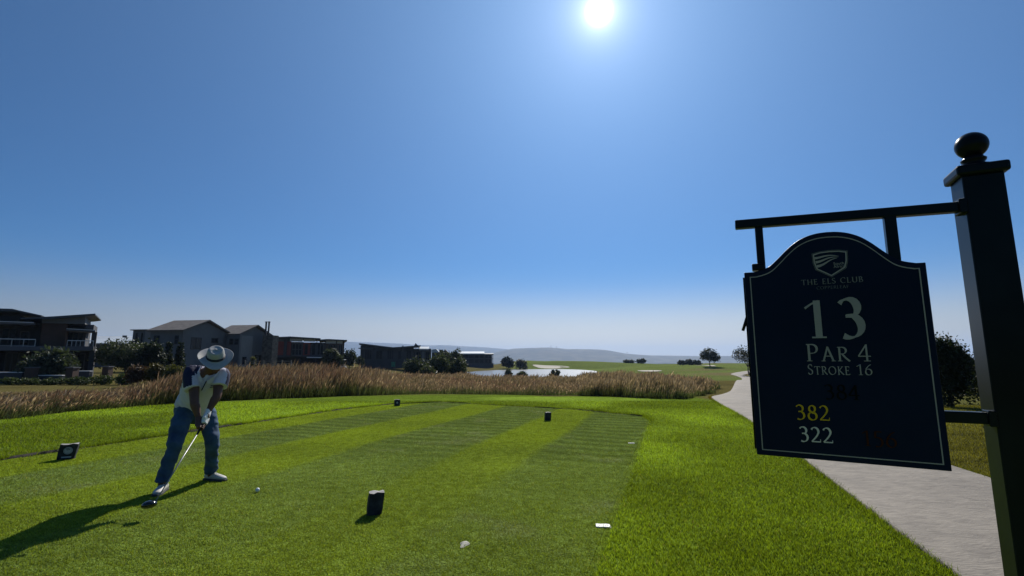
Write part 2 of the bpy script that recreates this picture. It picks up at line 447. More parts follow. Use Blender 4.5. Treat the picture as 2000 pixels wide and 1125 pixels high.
tag(npmesh('turf_edge', V, np.stack([I[:-1, :-1], I[:-1, 1:], I[1:, 1:], I[1:, :-1]], -1).reshape(-1, 4), M_soilshade), kind='structure')

# ------------------------------------------------------------------ cart path
M_conc = pmat('path_concrete', (0.265, 0.228, 0.182), 0.85, 0.16, 4.5, bump=0.7, bscale=12, stretch=(0.8, 2.3, 1), bdist=0.012, col2=(0.165, 0.140, 0.112))
_nt = M_conc.node_tree
for n_ in _nt.nodes:
    if n_.type == 'TEX_NOISE': n_.inputs['Distortion'].default_value = 1.6
_bs = [n_ for n_ in _nt.nodes if n_.type == 'BSDF_PRINCIPLED'][0]; _cr = [n_ for n_ in _nt.nodes if n_.type == 'VALTORGB'][0]
_cr.color_ramp.elements[0].position = 0.25; _cr.color_ramp.elements[1].position = 0.62
_tc = _nt.nodes.new('ShaderNodeTexCoord'); _st = _nt.nodes.new('ShaderNodeTexNoise'); _st.inputs['Scale'].default_value = 0.9; _st.inputs['Detail'].default_value = 7; _st.inputs['Roughness'].default_value = 0.7
_nt.links.new(_tc.outputs['Object'], _st.inputs['Vector'])
_mr = _nt.nodes.new('ShaderNodeMapRange'); _mr.inputs[1].default_value = 0.3; _mr.inputs[2].default_value = 0.7; _mr.inputs[3].default_value = 0.68; _mr.inputs[4].default_value = 1.10
_nt.links.new(_st.outputs['Fac'], _mr.inputs[0]); _sc = _nt.nodes.new('ShaderNodeVectorMath'); _sc.operation = 'SCALE'
_nt.links.new(_cr.outputs[0], _sc.inputs[0]); _nt.links.new(_mr.outputs[0], _sc.inputs['Scale']); _nt.links.new(_sc.outputs[0], _bs.inputs['Base Color'])
k = len(PL); rows = []
for t, dz in ((0.0, -0.02), (0.0, 0.028), (0.004, 0.032), (0.25, 0.036), (0.5, 0.038), (0.75, 0.036), (0.996, 0.032), (1.0, 0.028), (1.0, -0.02)):
    P = PL * (1 - t) + PR * t
    rows.append(np.c_[P, hgt(P[:, 0], P[:, 1]) + dz + np.where(P[:, 1] > 30, 0.03, 0)])
V = np.stack(rows, 1).reshape(-1, 3); I = np.arange(k * 9).reshape(k, 9)
Q = np.stack([I[:-1, :-1], I[:-1, 1:], I[1:, 1:], I[1:, :-1]], -1).reshape(-1, 4)
tag(npmesh('path', V, Q, M_conc), kind='structure')

# ------------------------------------------------------------------ water and sand
def sheet(name, poly, z, mat, dz=0.0, kind='structure', n=26, label=None):
    P = np.array(poly); c = P.mean(0); rings = [0.0, 0.35, 0.7, 1.0]; V = []; Fc = []
    Q_ = resample(list(map(tuple, P)) + [tuple(P[0])], n + 1, 2)[:-1]
    for r in rings[1:]:
        for q in Q_:
            x, y = c + (q - c) * r
            V.append((x, y, z if z is not None else float(hgt(x, y)) + dz))
    V.append((c[0], c[1], z if z is not None else float(hgt(c[0], c[1])) + dz)); m = len(V) - 1
    for i in range(n):
        j = (i + 1) % n; Fc.append((m, i, j))
        for r in range(2): Fc.append((r * n + i, (r + 1) * n + i, (r + 1) * n + j, r * n + j))
    me = bpy.data.meshes.new(name); me.from_pydata(V, [], Fc); me.polygons.foreach_set('use_smooth', [True] * len(Fc))
    o = link(name, me, None, mat); return tag(o, kind=kind)
mw, nt, out = new_mat('lake_water')
p = nt.nodes.new('ShaderNodeBsdfPrincipled'); p.inputs['Base Color'].default_value = (0.02, 0.03, 0.035, 1); p.inputs['Roughness'].default_value = 0.30
p.inputs['IOR'].default_value = 1.33
g = nt.nodes.new('ShaderNodeNewGeometry'); nz = nt.nodes.new('ShaderNodeTexNoise'); nz.inputs['Scale'].default_value = 1.6; nz.inputs['Detail'].default_value = 4
nt.links.new(g.outputs['Position'], nz.inputs['Vector']); b = nt.nodes.new('ShaderNodeBump'); b.inputs['Strength'].default_value = 0.5; b.inputs['Distance'].default_value = 0.06
nt.links.new(nz.outputs['Fac'], b.inputs['Height']); nt.links.new(b.outputs[0], p.inputs['Normal']); nt.links.new(p.outputs[0], out.inputs[0])
th = np.linspace(0, 2 * math.pi, 40)[:-1]
lake = [(6 + 0.16 * (52 * 1.25 * math.sin(t)) + 20 * 1.25 * math.cos(t), 172 + 52 * 1.25 * math.sin(t)) for t in th]
sheet('water', lake, -2.95, mw, n=60)
M_sand = pmat('bunker_sand', (0.50, 0.45, 0.36), 0.95, 0.08, 3)
def bunker(px0, px1, Y0, Y1, dz=0.12, seed=0):
    X0 = (px0 - 1000) / F_PX * (Y0 + Y1) / 2; X1 = (px1 - 1000) / F_PX * (Y0 + Y1) / 2
    pl = []
    for t in th:
        r = 1 + 0.18 * math.sin(3 * t + seed) + 0.1 * math.sin(5 * t + 2 * seed)
        pl.append(((X0 + X1) / 2 + (X1 - X0) / 2 * math.cos(t) * r, (Y0 + Y1) / 2 + (Y1 - Y0) / 2 * math.sin(t) * r))
    sheet('sand_bunker', pl, None, M_sand, dz)
bunker(1040, 1106, 236, 247, 0.15, 0.5)
bunker(1246, 1282, 150, 166, 0.15, 2.0)
bunker(1364, 1386, 165, 180, 0.15, 1.0)

# ------------------------------------------------------------------ hills
def hill_ridge(prof, D, width, mat, seed, base=-24):
    """prof: (px, py) silhouette at distance D, built as a long ridge with foothills"""
    P = np.array(prof, float); U_ = np.linspace(P[0, 0], P[-1, 0], 260); top = np.interp(U_, P[:, 0], P[:, 1])
    for _ in range(3): top[1:-1] = (top[:-2] + 2 * top[1:-1] + top[2:]) / 4
    X = (U_ - 1000) / F_PX * D; Hh = (702.8 - top) / F_PX * D + EYE - base
    Hh = Hh + 0.04 * Hh * (fbm(U_ / 9.0, 0 * U_, seed, 4) - 0.5)
    ts = np.linspace(-1, 1, 46); V = []
    for t in ts:
        f = math.cos(t * math.pi / 2) ** 1.3 if abs(t) < 1 else 0
        Yv = D + t * width
        gul = 1 - 0.35 * (fbm(X / (width * 0.10), 0 * X + t * 5, seed + 5, 4)) * (1 - f) * 1.3
        V.append(np.c_[X, np.full_like(X, Yv) + 0.25 * width * (fbm(X / (width * 0.6), 0 * X, seed + 9, 3) - 0.5), base + Hh * f * gul - 2])
    V = np.stack(V, 0).reshape(-1, 3); I = np.arange(46 * 260).reshape(46, 260)
    Q = np.stack([I[:-1, :-1], I[:-1, 1:], I[1:, 1:], I[1:, :-1]], -1).reshape(-1, 4)
    tag(npmesh('hills', V, Q, mat, smooth=True), kind='structure')
M_hill = pmat('hill_scrub', (0.085, 0.080, 0.050), 0.95, 0.35, 0.010, coords='Object', col2=(0.025, 0.033, 0.024))
hill_ridge([(900, 706), (950, 694), (985, 683), (1010, 680), (1060, 679), (1080, 679), (1100, 682), (1140, 682), (1180, 683), (1210, 690), (1260, 694), (1350, 695), (1450, 695), (1600, 697), (1800, 698), (2300, 700), (2600, 703)], 4200, 900, M_hill, 3)
hill_ridge([(-900, 690), (-300, 684), (100, 680), (200, 672), (400, 668), (550, 668), (640, 666), (690, 668), (780, 671), (830, 675), (870, 674), (920, 677), (960, 679), (1010, 684), (1100, 690), (1250, 697), (1500, 703)], 6300, 1100, M_hill, 11)
hill_ridge([(-1500, 640), (-700, 655), (-100, 661), (120, 664), (260, 668), (420, 680), (560, 696), (620, 703)], 5200, 900, M_hill, 23)

# ------------------------------------------------------------------ haze
mh = bpy.data.materials.new('haze_air'); mh.use_nodes = True; nt = mh.node_tree; nt.nodes.clear()
out = nt.nodes.new('ShaderNodeOutputMaterial'); pv = nt.nodes.new('ShaderNodeVolumePrincipled')
pv.inputs['Color'].default_value = (0.46, 0.65, 1.0, 1); pv.inputs['Density'].default_value = 0.00011; pv.inputs['Anisotropy'].default_value = 0.25
nt.links.new(pv.outputs[0], out.inputs['Volume'])
hz = MB().box(-9500, 9500, -400, 9900, -70, 260).build('haze', mh); tag(hz, kind='stuff')
# ------------------------------------------------------------------ tee sign
SO = Vector((0.9706, 1.12, 0.0)); SU = Vector((0.9016, -0.4325, 0)).normalized(); SN = Vector((-0.4325, -0.9016, 0)).normalized(); SZ = Vector((0, 0, 1))
def sp(u, z, nn=0.0): return SO + SU * u + SZ * z + SN * nn
M_signpost = pmat('post_paint', (0.006, 0.009, 0.012), 0.28, 0.2, 9, bump=0.05, bscale=30, spec=0.11, bdist=0.001)
M_board = pmat('board_navy', (0.004, 0.010, 0.032), 0.42, 0.12, 4, spec=0.08)
M_letw = pmat('letter_grey', (0.31, 0.285, 0.29), 0.6, 0.05, 20, spec=0.2)
M_letdim = pmat('letter_dim', (0.155, 0.15, 0.16), 0.6, 0.05, 20, spec=0.2)
M_letwhite = pmat('letter_white', (0.62, 0.57, 0.55), 0.6, 0.05, 20, spec=0.2)
M_lety = pmat('letter_yellow', (0.60, 0.37, 0.015), 0.6, 0.05, 20, spec=0.2)
M_letblack = pmat('letter_black', (0.0015, 0.002, 0.003), 0.7, 0.1, 20, spec=0.1)
M_letred = pmat('letter_red', (0.040, 0.010, 0.005), 0.7, 0.1, 20, spec=0.1)

# stroke alphabet with a broad-nib stress, cap height 1
def _arc(cx, cy, rx, ry, a0, a1, n=12): return [(cx + rx * math.cos(R(a0 + (a1 - a0) * i / n)), cy + ry * math.sin(R(a0 + (a1 - a0) * i / n))) for i in range(n + 1)]
def _sf(x, y, w=0.13): return [(x - w, y), (x + w, y)]
GL = {
 'T': (0.74, [[(0.37, 0), (0.37, 1)], [(0.02, 0.975), (0.72, 0.975)], ['s', 0.37, 0.02], ['v', 0.03, 0.9], ['v', 0.71, 0.9]]),
 'H': (0.86, [[(0.16, 0), (0.16, 1)], [(0.70, 0), (0.70, 1)], [(0.16, 0.52), (0.70, 0.52)], ['s', 0.16, 0.02], ['s', 0.16, 0.98], ['s', 0.70, 0.02], ['s', 0.70, 0.98]]),
 'E': (0.62, [[(0.16, 0), (0.16, 1)], [(0.05, 0.975), (0.52, 0.975)], [(0.16, 0.52), (0.44, 0.52)], [(0.05, 0.025), (0.56, 0.025)], ['v', 0.52, 0.9], ['v', 0.56, 0.1], ['v', 0.44, 0.52]]),
 'L': (0.60, [[(0.16, 0), (0.16, 1)], [(0.05, 0.025), (0.56, 0.025)], ['s', 0.16, 0.98], ['v', 0.56, 0.1]]),
 'F': (0.58, [[(0.16, 0), (0.16, 1)], [(0.05, 0.975), (0.52, 0.975)], [(0.16, 0.50), (0.44, 0.50)], ['v', 0.52, 0.9], ['s', 0.16, 0.02], ['v', 0.44, 0.50]]),
 'S': (0.56, [_arc(0.28, 0.73, 0.19, 0.25, 35, 180, 9) + [(0.13, 0.62), (0.28, 0.52), (0.41, 0.42)] + _arc(0.27, 0.26, 0.20, 0.25, 35, -150, 11), ['v', 0.45, 0.86], ['v', 0.07, 0.14]]),
 'C': (0.80, [_arc(0.46, 0.5, 0.38, 0.49, 48, 312, 22), ['v', 0.71, 0.80]]),
 'O': (0.98, [_arc(0.49, 0.5, 0.40, 0.48, 0, 180, 14), _arc(0.49, 0.5, 0.40, 0.48, 180, 360, 14)]),
 'U': (0.84, [[(0.16, 1), (0.16, 0.35)] + _arc(0.43, 0.33, 0.27, 0.32, 180, 360, 12) + [(0.70, 1)], ['s', 0.16, 0.98], ['s', 0.70, 0.98]]),
 'B': (0.68, [[(0.16, 0), (0.16, 1)], [(0.05, 0.975), (0.30, 0.975)] + _arc(0.30, 0.755, 0.19, 0.22, 90, -90, 9) + [(0.16, 0.535)], [(0.16, 0.50), (0.33, 0.50)] + _arc(0.33, 0.265, 0.24, 0.24, 90, -90, 10) + [(0.05, 0.025)]]),
 'P': (0.64, [[(0.16, 0), (0.16, 1)], [(0.05, 0.975), (0.32, 0.975)] + _arc(0.32, 0.72, 0.23, 0.255, 90, -90, 10) + [(0.20, 0.46)], ['s', 0.16, 0.02]]),
 'R': (0.72, [[(0.16, 0), (0.16, 1)], [(0.05, 0.975), (0.32, 0.975)] + _arc(0.32, 0.745, 0.21, 0.23, 90, -90, 10) + [(0.20, 0.51)], [(0.30, 0.51), (0.46, 0.26), (0.70, 0.0)], ['s', 0.16, 0.02]]),
 'K': (0.76, [[(0.16, 0), (0.16, 1)], [(0.62, 0.98), (0.20, 0.50)], [(0.26, 0.55), (0.50, 0.24), (0.76, 0.0)], ['s', 0.16, 0.02], ['s', 0.16, 0.98], ['s', 0.60, 0.98]]),
 'A': (0.78, [[(0.10, 0), (0.39, 1.02)], [(0.37, 1.02), (0.68, 0)], [(0.20, 0.36), (0.56, 0.36)], ['s', 0.10, 0.02], ['s', 0.68, 0.02]]),
 '1': (0.62, [[(0.36, 0), (0.36, 1)], [(0.04, 0.80), (0.20, 0.90), (0.40, 0.99)], ['S', 0.36, 0.02]]),
 '3': (0.74, [_arc(0.32, 0.76, 0.24, 0.23, 150, -62, 12) + [(0.24, 0.55)], [(0.26, 0.56)] + _arc(0.32, 0.29, 0.30, 0.28, 75, -125, 14)]),
 '4': (0.74, [[(0.50, 0), (0.50, 1)], [(0.50, 0.98), (0.03, 0.30)], [(0.02, 0.30), (0.72, 0.30)], ['S', 0.50, 0.02]]),
 '8': (0.70, [_arc(0.35, 0.76, 0.20, 0.22, -60, 240, 16) , [(0.25, 0.57), (0.45, 0.46)], _arc(0.35, 0.27, 0.27, 0.26, 62, -242 + 4, 18), [(0.45, 0.58), (0.22, 0.49)]]),
 '2': (0.72, [_arc(0.31, 0.72, 0.25, 0.27, 155, -20, 12) + [(0.46, 0.47), (0.28, 0.26), (0.05, 0.04)], [(0.05, 0.045), (0.66, 0.045)], ['v', 0.66, 0.12]]),
 '5': (0.66, [[(0.18, 0.96), (0.58, 0.96)], [(0.18, 0.97), (0.15, 0.56)], [(0.15, 0.56)] + _arc(0.28, 0.29, 0.29, 0.30, 95, -120, 12)]),
 '6': (0.72, [[(0.62, 1.0), (0.38, 0.86), (0.18, 0.62), (0.09, 0.32)] + _arc(0.36, 0.30, 0.27, 0.29, 180, 360, 12) + _arc(0.36, 0.30, 0.27, 0.27, 0, 150, 8)]),
 ' ': (0.42, []),
}
_tz = [0]
def stroke_strip(mb, pts, to3d, thick, thin, fixed=None, nib=18):
    P = [Vector(p) for p in pts]; L = []; Rr = []
    for i, p in enumerate(P):
        d = (P[min(i + 1, len(P) - 1)] - P[max(i - 1, 0)])
        if d.length < 1e-9: d = Vector((1, 0))
        d.normalize(); nn = Vector((-d.y, d.x)); a = math.atan2(d.y, d.x)
        w = fixed if fixed else thin + (thick - thin) * abs(math.sin(a - R(nib))) ** 1.2
        L.append(p + nn * w / 2); Rr.append(p - nn * w / 2)
    _tz[0] += 1; dz = 0.00004 * (_tz[0] % 14)
    m = len(P); mb.add([to3d(q.x, q.y, dz) for q in L + Rr], [(i, i + 1, m + i + 1, m + i) for i in range(m - 1)])
def layout(text, small=0.78):
    """small caps when the string holds lower case; returns glyph list and total width"""
    x = 0; out_ = []
    for ch in text:
        s = small if ch.islower() else 1.0; g = GL[ch.upper()]
        out_.append((g, x, s)); x += (g[0] + 0.10) * s
    return out_, x - 0.10
def lettering(name, text, u0, u1, z0, h, mat, parent, thick=0.15, thin=0.045, zr=0.0, small=0.78, nn=0.0016):
    """one printed line between u0 and u1 (board metres), base z0, cap height h"""
    gl, W = layout(text, small); k = (u1 - u0) / (W * h); mb = MB()
    for (g, x, s) in gl:
        def to3(a, b, dz, x=x, s=s):
            uu = u0 + (x + a * s) * h * k; return sp(uu, z0 + b * s * h + zr * (uu - u0), nn + dz)
        for st in g[1]:
            if st and st[0] in ('s', 'S', 'v'):
                c, px, py = st; w = 0.19 if c == 'S' else 0.13
                if c == 'v': stroke_strip(mb, [(px, py - 0.09), (px, py + 0.09)], to3, 0, 0, fixed=0.045)
                else: stroke_strip(mb, [(px - w, py), (px + w, py)], to3, 0, 0, fixed=0.04)
            else: stroke_strip(mb, st, to3, thick, thin)
    return mb.build(name, mat, parent)

sign = tag(empty('tee_sign', sp(0.1235, 0, -0.038)), 'tall black square post with ball finial and hanging hole 13 board by the cart path', 'sign')
PN = -0.038; hw = 0.0375
post = MB().obox(sp(0.1235, 0.90, PN), SU, SN, SZ, hw, hw, 0.925).build('post', M_signpost, sign, bevel=0.004)
cap = MB().obox(sp(0.1235, 1.836, PN), SU, SN, SZ, 0.0475, 0.0475, 0.0125).build('post_cap', M_signpost, sign, bevel=0.006)
c0 = sp(0.1235, 1.849, PN)
MB().lathe(c0, SZ, [(0.033, 0.0), (0.033, 0.004), (0.021, 0.009), (0.019, 0.013), (0.023, 0.018), (0.024, 0.022), (0.019, 0.026), (0.018, 0.030)], 28).build('collar', M_signpost, sign, smooth=True)
fb = [(0.001, 0)]; rb = 0.0315
for i in range(1, 16): a = math.pi * i / 16; fb.append((rb * math.sin(a), rb * (1 - math.cos(a))))
fb.append((0.001, 2 * rb))
MB().lathe(c0 + SZ * 0.026, SZ, fb, 32).build('ball_finial', M_signpost, sign, smooth=True)
def arm(name, u0, z0, u1, z1, h, par=sign):
    a = sp(u0, z0, -0.013); b = sp(u1, z1, -0.013); d = (b - a)
    return MB().obox((a + b) / 2, d.normalized(), SN, d.normalized().cross(SN), d.length / 2, 0.0115, h / 2).build(name, M_signpost, par, bevel=0.0025)
arm('arm', -0.399, 1.7680, 0.0855, 1.7525, 0.0235)
arm('lower_arm', -0.06, 1.2735, 0.0855, 1.2735, 0.0255)
for (z, ) in ((1.7525,), (1.2735,)):
    MB().obox(sp(0.080, z, -0.013), SU, SN, SZ, 0.007, 0.018, 0.017).build('bracket', M_signpost, sign, bevel=0.002)
MB().obox(sp(-0.342, 1.695, -0.013), SU, SN, SZ, 0.0095, 0.0095, 0.060).build('hanger', M_signpost, sign, bevel=0.002)
MB().obox(sp(-0.056, 1.695, -0.013), SU, SN, SZ, 0.0120, 0.0110, 0.060).build('hanger', M_signpost, sign, bevel=0.002)
MB().obox(sp(-0.350, 1.645, -0.014), SU, SN, SZ, 0.015, 0.015, 0.009).build('clamp', M_signpost, sign, bevel=0.003)

# board outline
def catm2(P, k):
    o = []
    for i in range(len(P) - 1):
        p0 = P[max(i - 1, 0)]; p1 = P[i]; p2 = P[i + 1]; p3 = P[min(i + 2, len(P) - 1)]
        for j in range(k):
            t = j / k; o.append(tuple(0.5 * ((2 * b) + (c - a) * t + (2 * a - 5 * b + 4 * c - d) * t * t + (3 * b - a - 3 * c + d) * t ** 3) for a, b, c, d in zip(p0, p1, p2, p3)))
    return o + [P[-1]]
def board_outline(ins=0.0, nseg=16):
    L, Rr_, B, S = -0.385 + ins, 0.0 - ins, 1.159 + ins, 1.629 - ins
    cx = -0.1895; pts = [(Rr_, B), (L, B), (L, S)]
    # crown profile: half width at each height fraction, read off the sign
    prof_ = [(0.172, 0.0), (0.150, 0.06), (0.132, 0.16), (0.112, 0.36), (0.092, 0.58), (0.070, 0.78), (0.046, 0.91), (0.022, 0.975), (0.0, 0.99)]
    top = 1.7225 - ins; rise = top - S
    sm_ = catm2([(a - ins * 0.35 if a > 0.16 else a * (1 - ins * 2.2), b) for a, b in prof_], 3)
    pts += [(cx - a, S + rise * b) for a, b in sm_] + [(cx + a, S + rise * b) for a, b in sm_[-2::-1]] + [(Rr_, S)]
    return pts
slope = -0.028      # the hanging board sits a touch higher on its far end
def bp(q, nn): return sp(q[0], q[1] + slope * (q[0] + 0.19) * 0.5, nn)
board = MB().prism([bp(q, 0.0) for q in board_outline()], SN * -0.024).build('board', M_board, sign, bevel=0.0015)
# thin backing plate that shows past the left edge
MB().prism([sp(-0.389, 1.172, -0.0245), sp(-0.05, 1.172, -0.0245), sp(-0.05, 1.600, -0.0245), sp(-0.389, 1.622, -0.0245)], SN * -0.006).build('backing_plate', M_signpost, sign)
mb = MB()
for o_ in (board_outline(0.0125), ):
    inn = board_outline(0.0150); m = len(o_)
    mb.add([bp(q, 0.0010) for q in o_] + [bp(q, 0.0010) for q in inn], [(i, (i + 1) % m, m + (i + 1) % m, m + i) for i in range(m)])
mb.build('border_line', M_letw, sign)
# latch strap behind the left edge
mb = MB().tube([sp(-0.382, 1.525, -0.034), sp(-0.390, 1.500, -0.036), sp(-0.398, 1.478, -0.036)], [0.004, 0.0045, 0.004], 8); mb.build('latch', M_signpost, sign, smooth=True)

# crest
def crest(ins):
    c = -0.1885; return [(c - 0.0385 + ins, 1.668 - ins * 0.9), (c - 0.02, 1.6725 - ins), (c, 1.6738 - ins), (c + 0.02, 1.6728 - ins), (c + 0.0385 - ins, 1.669 - ins * 0.9), (c + 0.0375 - ins, 1.644), (c + 0.0330 - ins, 1.6255 + ins * 0.6), (c, 1.6045 + ins * 1.2), (c - 0.0330 + ins, 1.6255 + ins * 0.6), (c - 0.0375 + ins, 1.644)]
def ring(a, b, nn, mat):
    A = crest(a); B = crest(b); m = len(A); q = MB().add([sp(u, z, nn) for u, z in A] + [sp(u, z, nn) for u, z in B], [(i, (i + 1) % m, m + (i + 1) % m, m + i) for i in range(m)])
    return q.build('crest', mat, sign)
ring(0.0, 0.0010, 0.0012, M_letdim); ring(0.0022, 0.0052, 0.0014, M_letw)
mb = MB()
def swoosh(p0, p1, p2, p3, w):
    P = []
    for i in range(13):
        t = i / 12; a = (1 - t) ** 3; b = 3 * t * (1 - t) ** 2; c = 3 * t * t * (1 - t); d = t ** 3
        P.append((a * p0[0] + b * p1[0] + c * p2[0] + d * p3[0], a * p0[1] + b * p1[1] + c * p2[1] + d * p3[1]))
    L = [sp(u, z + w * (1 - i / 12) ** 0.7 / 2 + 0.0002, 0.0015) for i, (u, z) in enumerate(P)]; Rr = [sp(u, z - w * (1 - i / 12) ** 0.7 / 2 - 0.0002, 0.0015) for i, (u, z) in enumerate(P)]
    mb.add(L + Rr, [(i, i + 1, 14 + i, 13 + i) for i in range(12)])
swoosh((-0.2215, 1.6560), (-0.208, 1.6545), (-0.195, 1.6660), (-0.1690, 1.6565), 0.0055)
swoosh((-0.2200, 1.6455), (-0.205, 1.6440), (-0.195, 1.6590), (-0.1700, 1.6545), 0.0060)
swoosh((-0.2180, 1.6345), (-0.200, 1.6350), (-0.193, 1.6510), (-0.1730, 1.6520), 0.0065)
mb.build('crest_waves', M_letw, sign)
def small_text(txt, u, z, size, mat):
    cu = bpy.data.curves.new('t', 'FONT'); cu.body = txt; cu.size = size; ob = bpy.data.objects.new('t', cu); C.objects.link(ob)
    me = bpy.data.meshes.new_from_object(ob); bpy.data.objects.remove(ob); bpy.data.curves.remove(cu)
    for v in me.vertices: v.co = sp(u + v.co.x, z + v.co.y, 0.0016)
    return link('lettering', me, sign, mat)
small_text('South', -0.1825, 1.6350, 0.0098, M_letw); small_text('Africa', -0.1825, 1.6275, 0.0098, M_letw)
lettering('lettering', 'THE ELS CLUB', -0.255, -0.124, 1.5885, 0.0135, M_letdim, sign, 0.15, 0.06)
lettering('lettering', 'COPPERLEAF', -0.223, -0.155, 1.5755, 0.0075, M_letdim, sign, 0.10, 0.05)
lettering('lettering', '1', -0.2560, -0.2050, 1.4535, 0.0945, M_letw, sign, 0.19, 0.03)
lettering('lettering', '3', -0.1870, -0.1280, 1.4525, 0.0965, M_letw, sign, 0.22, 0.04)
lettering('lettering', 'Par', -0.2590, -0.1680, 1.3965, 0.0425, M_letw, sign, 0.12, 0.04, small=0.82)
lettering('lettering', '4', -0.1510, -0.1245, 1.3965, 0.0400, M_letw, sign, 0.11, 0.04)
lettering('lettering', 'Stroke 16', -0.258, -0.125, 1.3640, 0.0250, M_letw, sign, 0.13, 0.05, small=0.80)
lettering('lettering', '384', -0.228, -0.155, 1.3050, 0.0350, M_letblack, sign, 0.15, 0.05)
lettering('lettering', '382', -0.2930, -0.2195, 1.2535, 0.0355, M_lety, sign, 0.15, 0.05)
lettering('lettering', '322', -0.2890, -0.2170, 1.2010, 0.0355, M_letwhite, sign, 0.16, 0.055)
lettering('lettering', '156', -0.160, -0.093, 1.2000, 0.0350, M_letred, sign, 0.15, 0.05)
# ------------------------------------------------------------------ tee markers, plates, ball
M_stone = pmat('dark_slate', (0.028, 0.031, 0.036), 0.75, 0.4, 14, bump=0.6, bscale=35, spec=0.3)
M_stonetop = pmat('pale_cut_stone', (0.42, 0.40, 0.36), 0.85, 0.15, 30, bump=0.3, bscale=60)
M_disc = pmat('marker_plate_grey', (0.33, 0.36, 0.42), 0.5, 0.08, 20)
M_white = pmat('white_plastic', (0.58, 0.59, 0.54), 0.55, 0.25, 60, bump=0.3, bscale=90, bdist=0.002)
M_dark = pmat('dark_print_and_shade', (0.02, 0.02, 0.022), 0.6, 0.1, 20)  # print, and the painted recess shade round the plates
def rough_block(name, c, w, d, h, yaw, top_mat, lean=(0, 0), seed=0, skew=0.0, root=None):
    """upright rough split stone; face normal turned by yaw"""
    r_ = random.Random(seed); U = Vector((math.cos(yaw), math.sin(yaw), 0)); W = Vector((-math.sin(yaw), math.cos(yaw), 0)); c = Vector(c)
    nx, ny, nz_ = 5, 3, 6; mb = MB(); top = MB()
    rings = []
    base = [(-1, -1), (-0.5, -1.04), (0, -1), (0.5, -1.03), (1, -0.94), (1.03, 0), (1, 1), (0.4, 1.04), (-0.3, 1), (-1, 0.96), (-1.04, 0.1)]
    for k in range(nz_ + 1):
        t = k / nz_; rr = []
        for i, (a, b) in enumerate(base):
            j = 1 + 0.035 * (r_.random() - 0.5) * 2
            taper = (0.93 + 0.07 * math.sin(t * 2.4))
            zz = h * t - (0.02 if k == 0 else 0)
            if k == nz_: zz += 0.035 * h * math.sin(i * 2.1 + seed)
            rr.append(c + U * (a * w / 2 * j * taper + lean[0] * t + skew * t) + W * (b * d / 2 * j + lean[1] * t) + Vector((0, 0, zz)))
        rings.append(rr)
    m = len(base); vv = [p for rr in rings for p in rr]
    mb.add(vv, [(k * m + i, k * m + (i + 1) % m, (k + 1) * m + (i + 1) % m, (k + 1) * m + i) for k in range(nz_) for i in range(m)])
    cen = sum(rings[-1], Vector()) / m
    body = mb.build('stone', M_stone, root, bevel=0.0)
    tp = MB().add([p + Vector((0, 0, 0.001)) for p in rings[-1]] + [cen + Vector((0, 0, 0.004))], [(i, (i + 1) % m, m) for i in range(m)]).build('cut_top', top_mat, root)
    return U, W, rings
m1 = tag(empty('tee_marker', (-1.262, 4.70, 0)), 'dark upright slate tee marker nearest the camera with pale cut top', 'tee marker', 'tee markers on the teeing ground')
rough_block('s', (-1.262, 4.70, 0), 0.132, 0.085, 0.197, R(24), M_stonetop, seed=3, skew=0.018, root=m1)
m2 = tag(empty('tee_marker', (0.831, 11.65, 0)), 'dark slate tee marker standing alone on the light mown stripe far right', 'tee marker', 'tee markers on the teeing ground')
rough_block('s', (0.831, 11.65, 0), 0.135, 0.10, 0.190, R(14), M_stonetop, seed=5, skew=0.01, root=m2)
m3 = tag(empty('tee_marker', (-6.33, 7.18, 0)), 'wide black slate tee marker with grey round emblem and bar at the left edge', 'tee marker', 'tee markers on the teeing ground')
U, W, rg = rough_block('s', (-6.33, 7.18, 0), 0.200, 0.09, 0.212, R(30), M_stonetop, seed=8, skew=0.026, root=m3)
fc = Vector((-6.33, 7.18, 0)) - W * 0.0515 + U * 0.024
pt = [fc + U * (0.050 * math.cos(R(a))) + Vector((0, 0, 0.128 + 0.050 * math.sin(R(a)))) for a in range(0, 360, 12)]
MB().prism(pt, -W * 0.004).build('emblem_disc', M_disc, m3)
mb = MB(); mb.tube([fc - W * 0.0050 + U * (0.042 * math.cos(R(a))) + Vector((0, 0, 0.128 + 0.042 * math.sin(R(a)))) for a in range(0, 361, 12)], 0.0015, 4)
for k, (a, b) in enumerate(((-0.026, 0.150), (-0.020, 0.140), (-0.014, 0.131))):
    mb.prism([fc - W * 0.0042 + U * (a + t * 0.045) + Vector((0, 0, b + 0.010 * math.sin(t * 2.6) + s)) for t, s in ((0, 0), (0.5, 0), (1, 0), (1, 0.002), (0.5, 0.006), (0, 0.005))], -W * 0.001)
mb.build('emblem', M_dark, m3)
MB().prism([fc + U * a + Vector((0, 0, b)) for a, b in ((-0.066, 0.032), (0.040, 0.032), (0.042, 0.050), (-0.064, 0.050))], -W * 0.004).build('name_bar', M_disc, m3)
m4 = tag(empty('tee_marker', (-3.53, 15.3, 0)), 'small dark slate tee marker at the far left corner of the tee', 'tee marker', 'tee markers on the teeing ground')
U, W, rg = rough_block('s', (-3.53, 15.3, 0), 0.175, 0.09, 0.19, R(18), M_stonetop, seed=11, skew=0.0, root=m4)
MB().prism([Vector((-3.53, 15.3, 0)) - W * 0.049 + U * (0.03 * math.cos(R(a))) + Vector((0, 0, 0.10 + 0.03 * math.sin(R(a)))) for a in range(0, 360, 20)], -W * 0.003).build('emblem_disc', M_disc, m4)

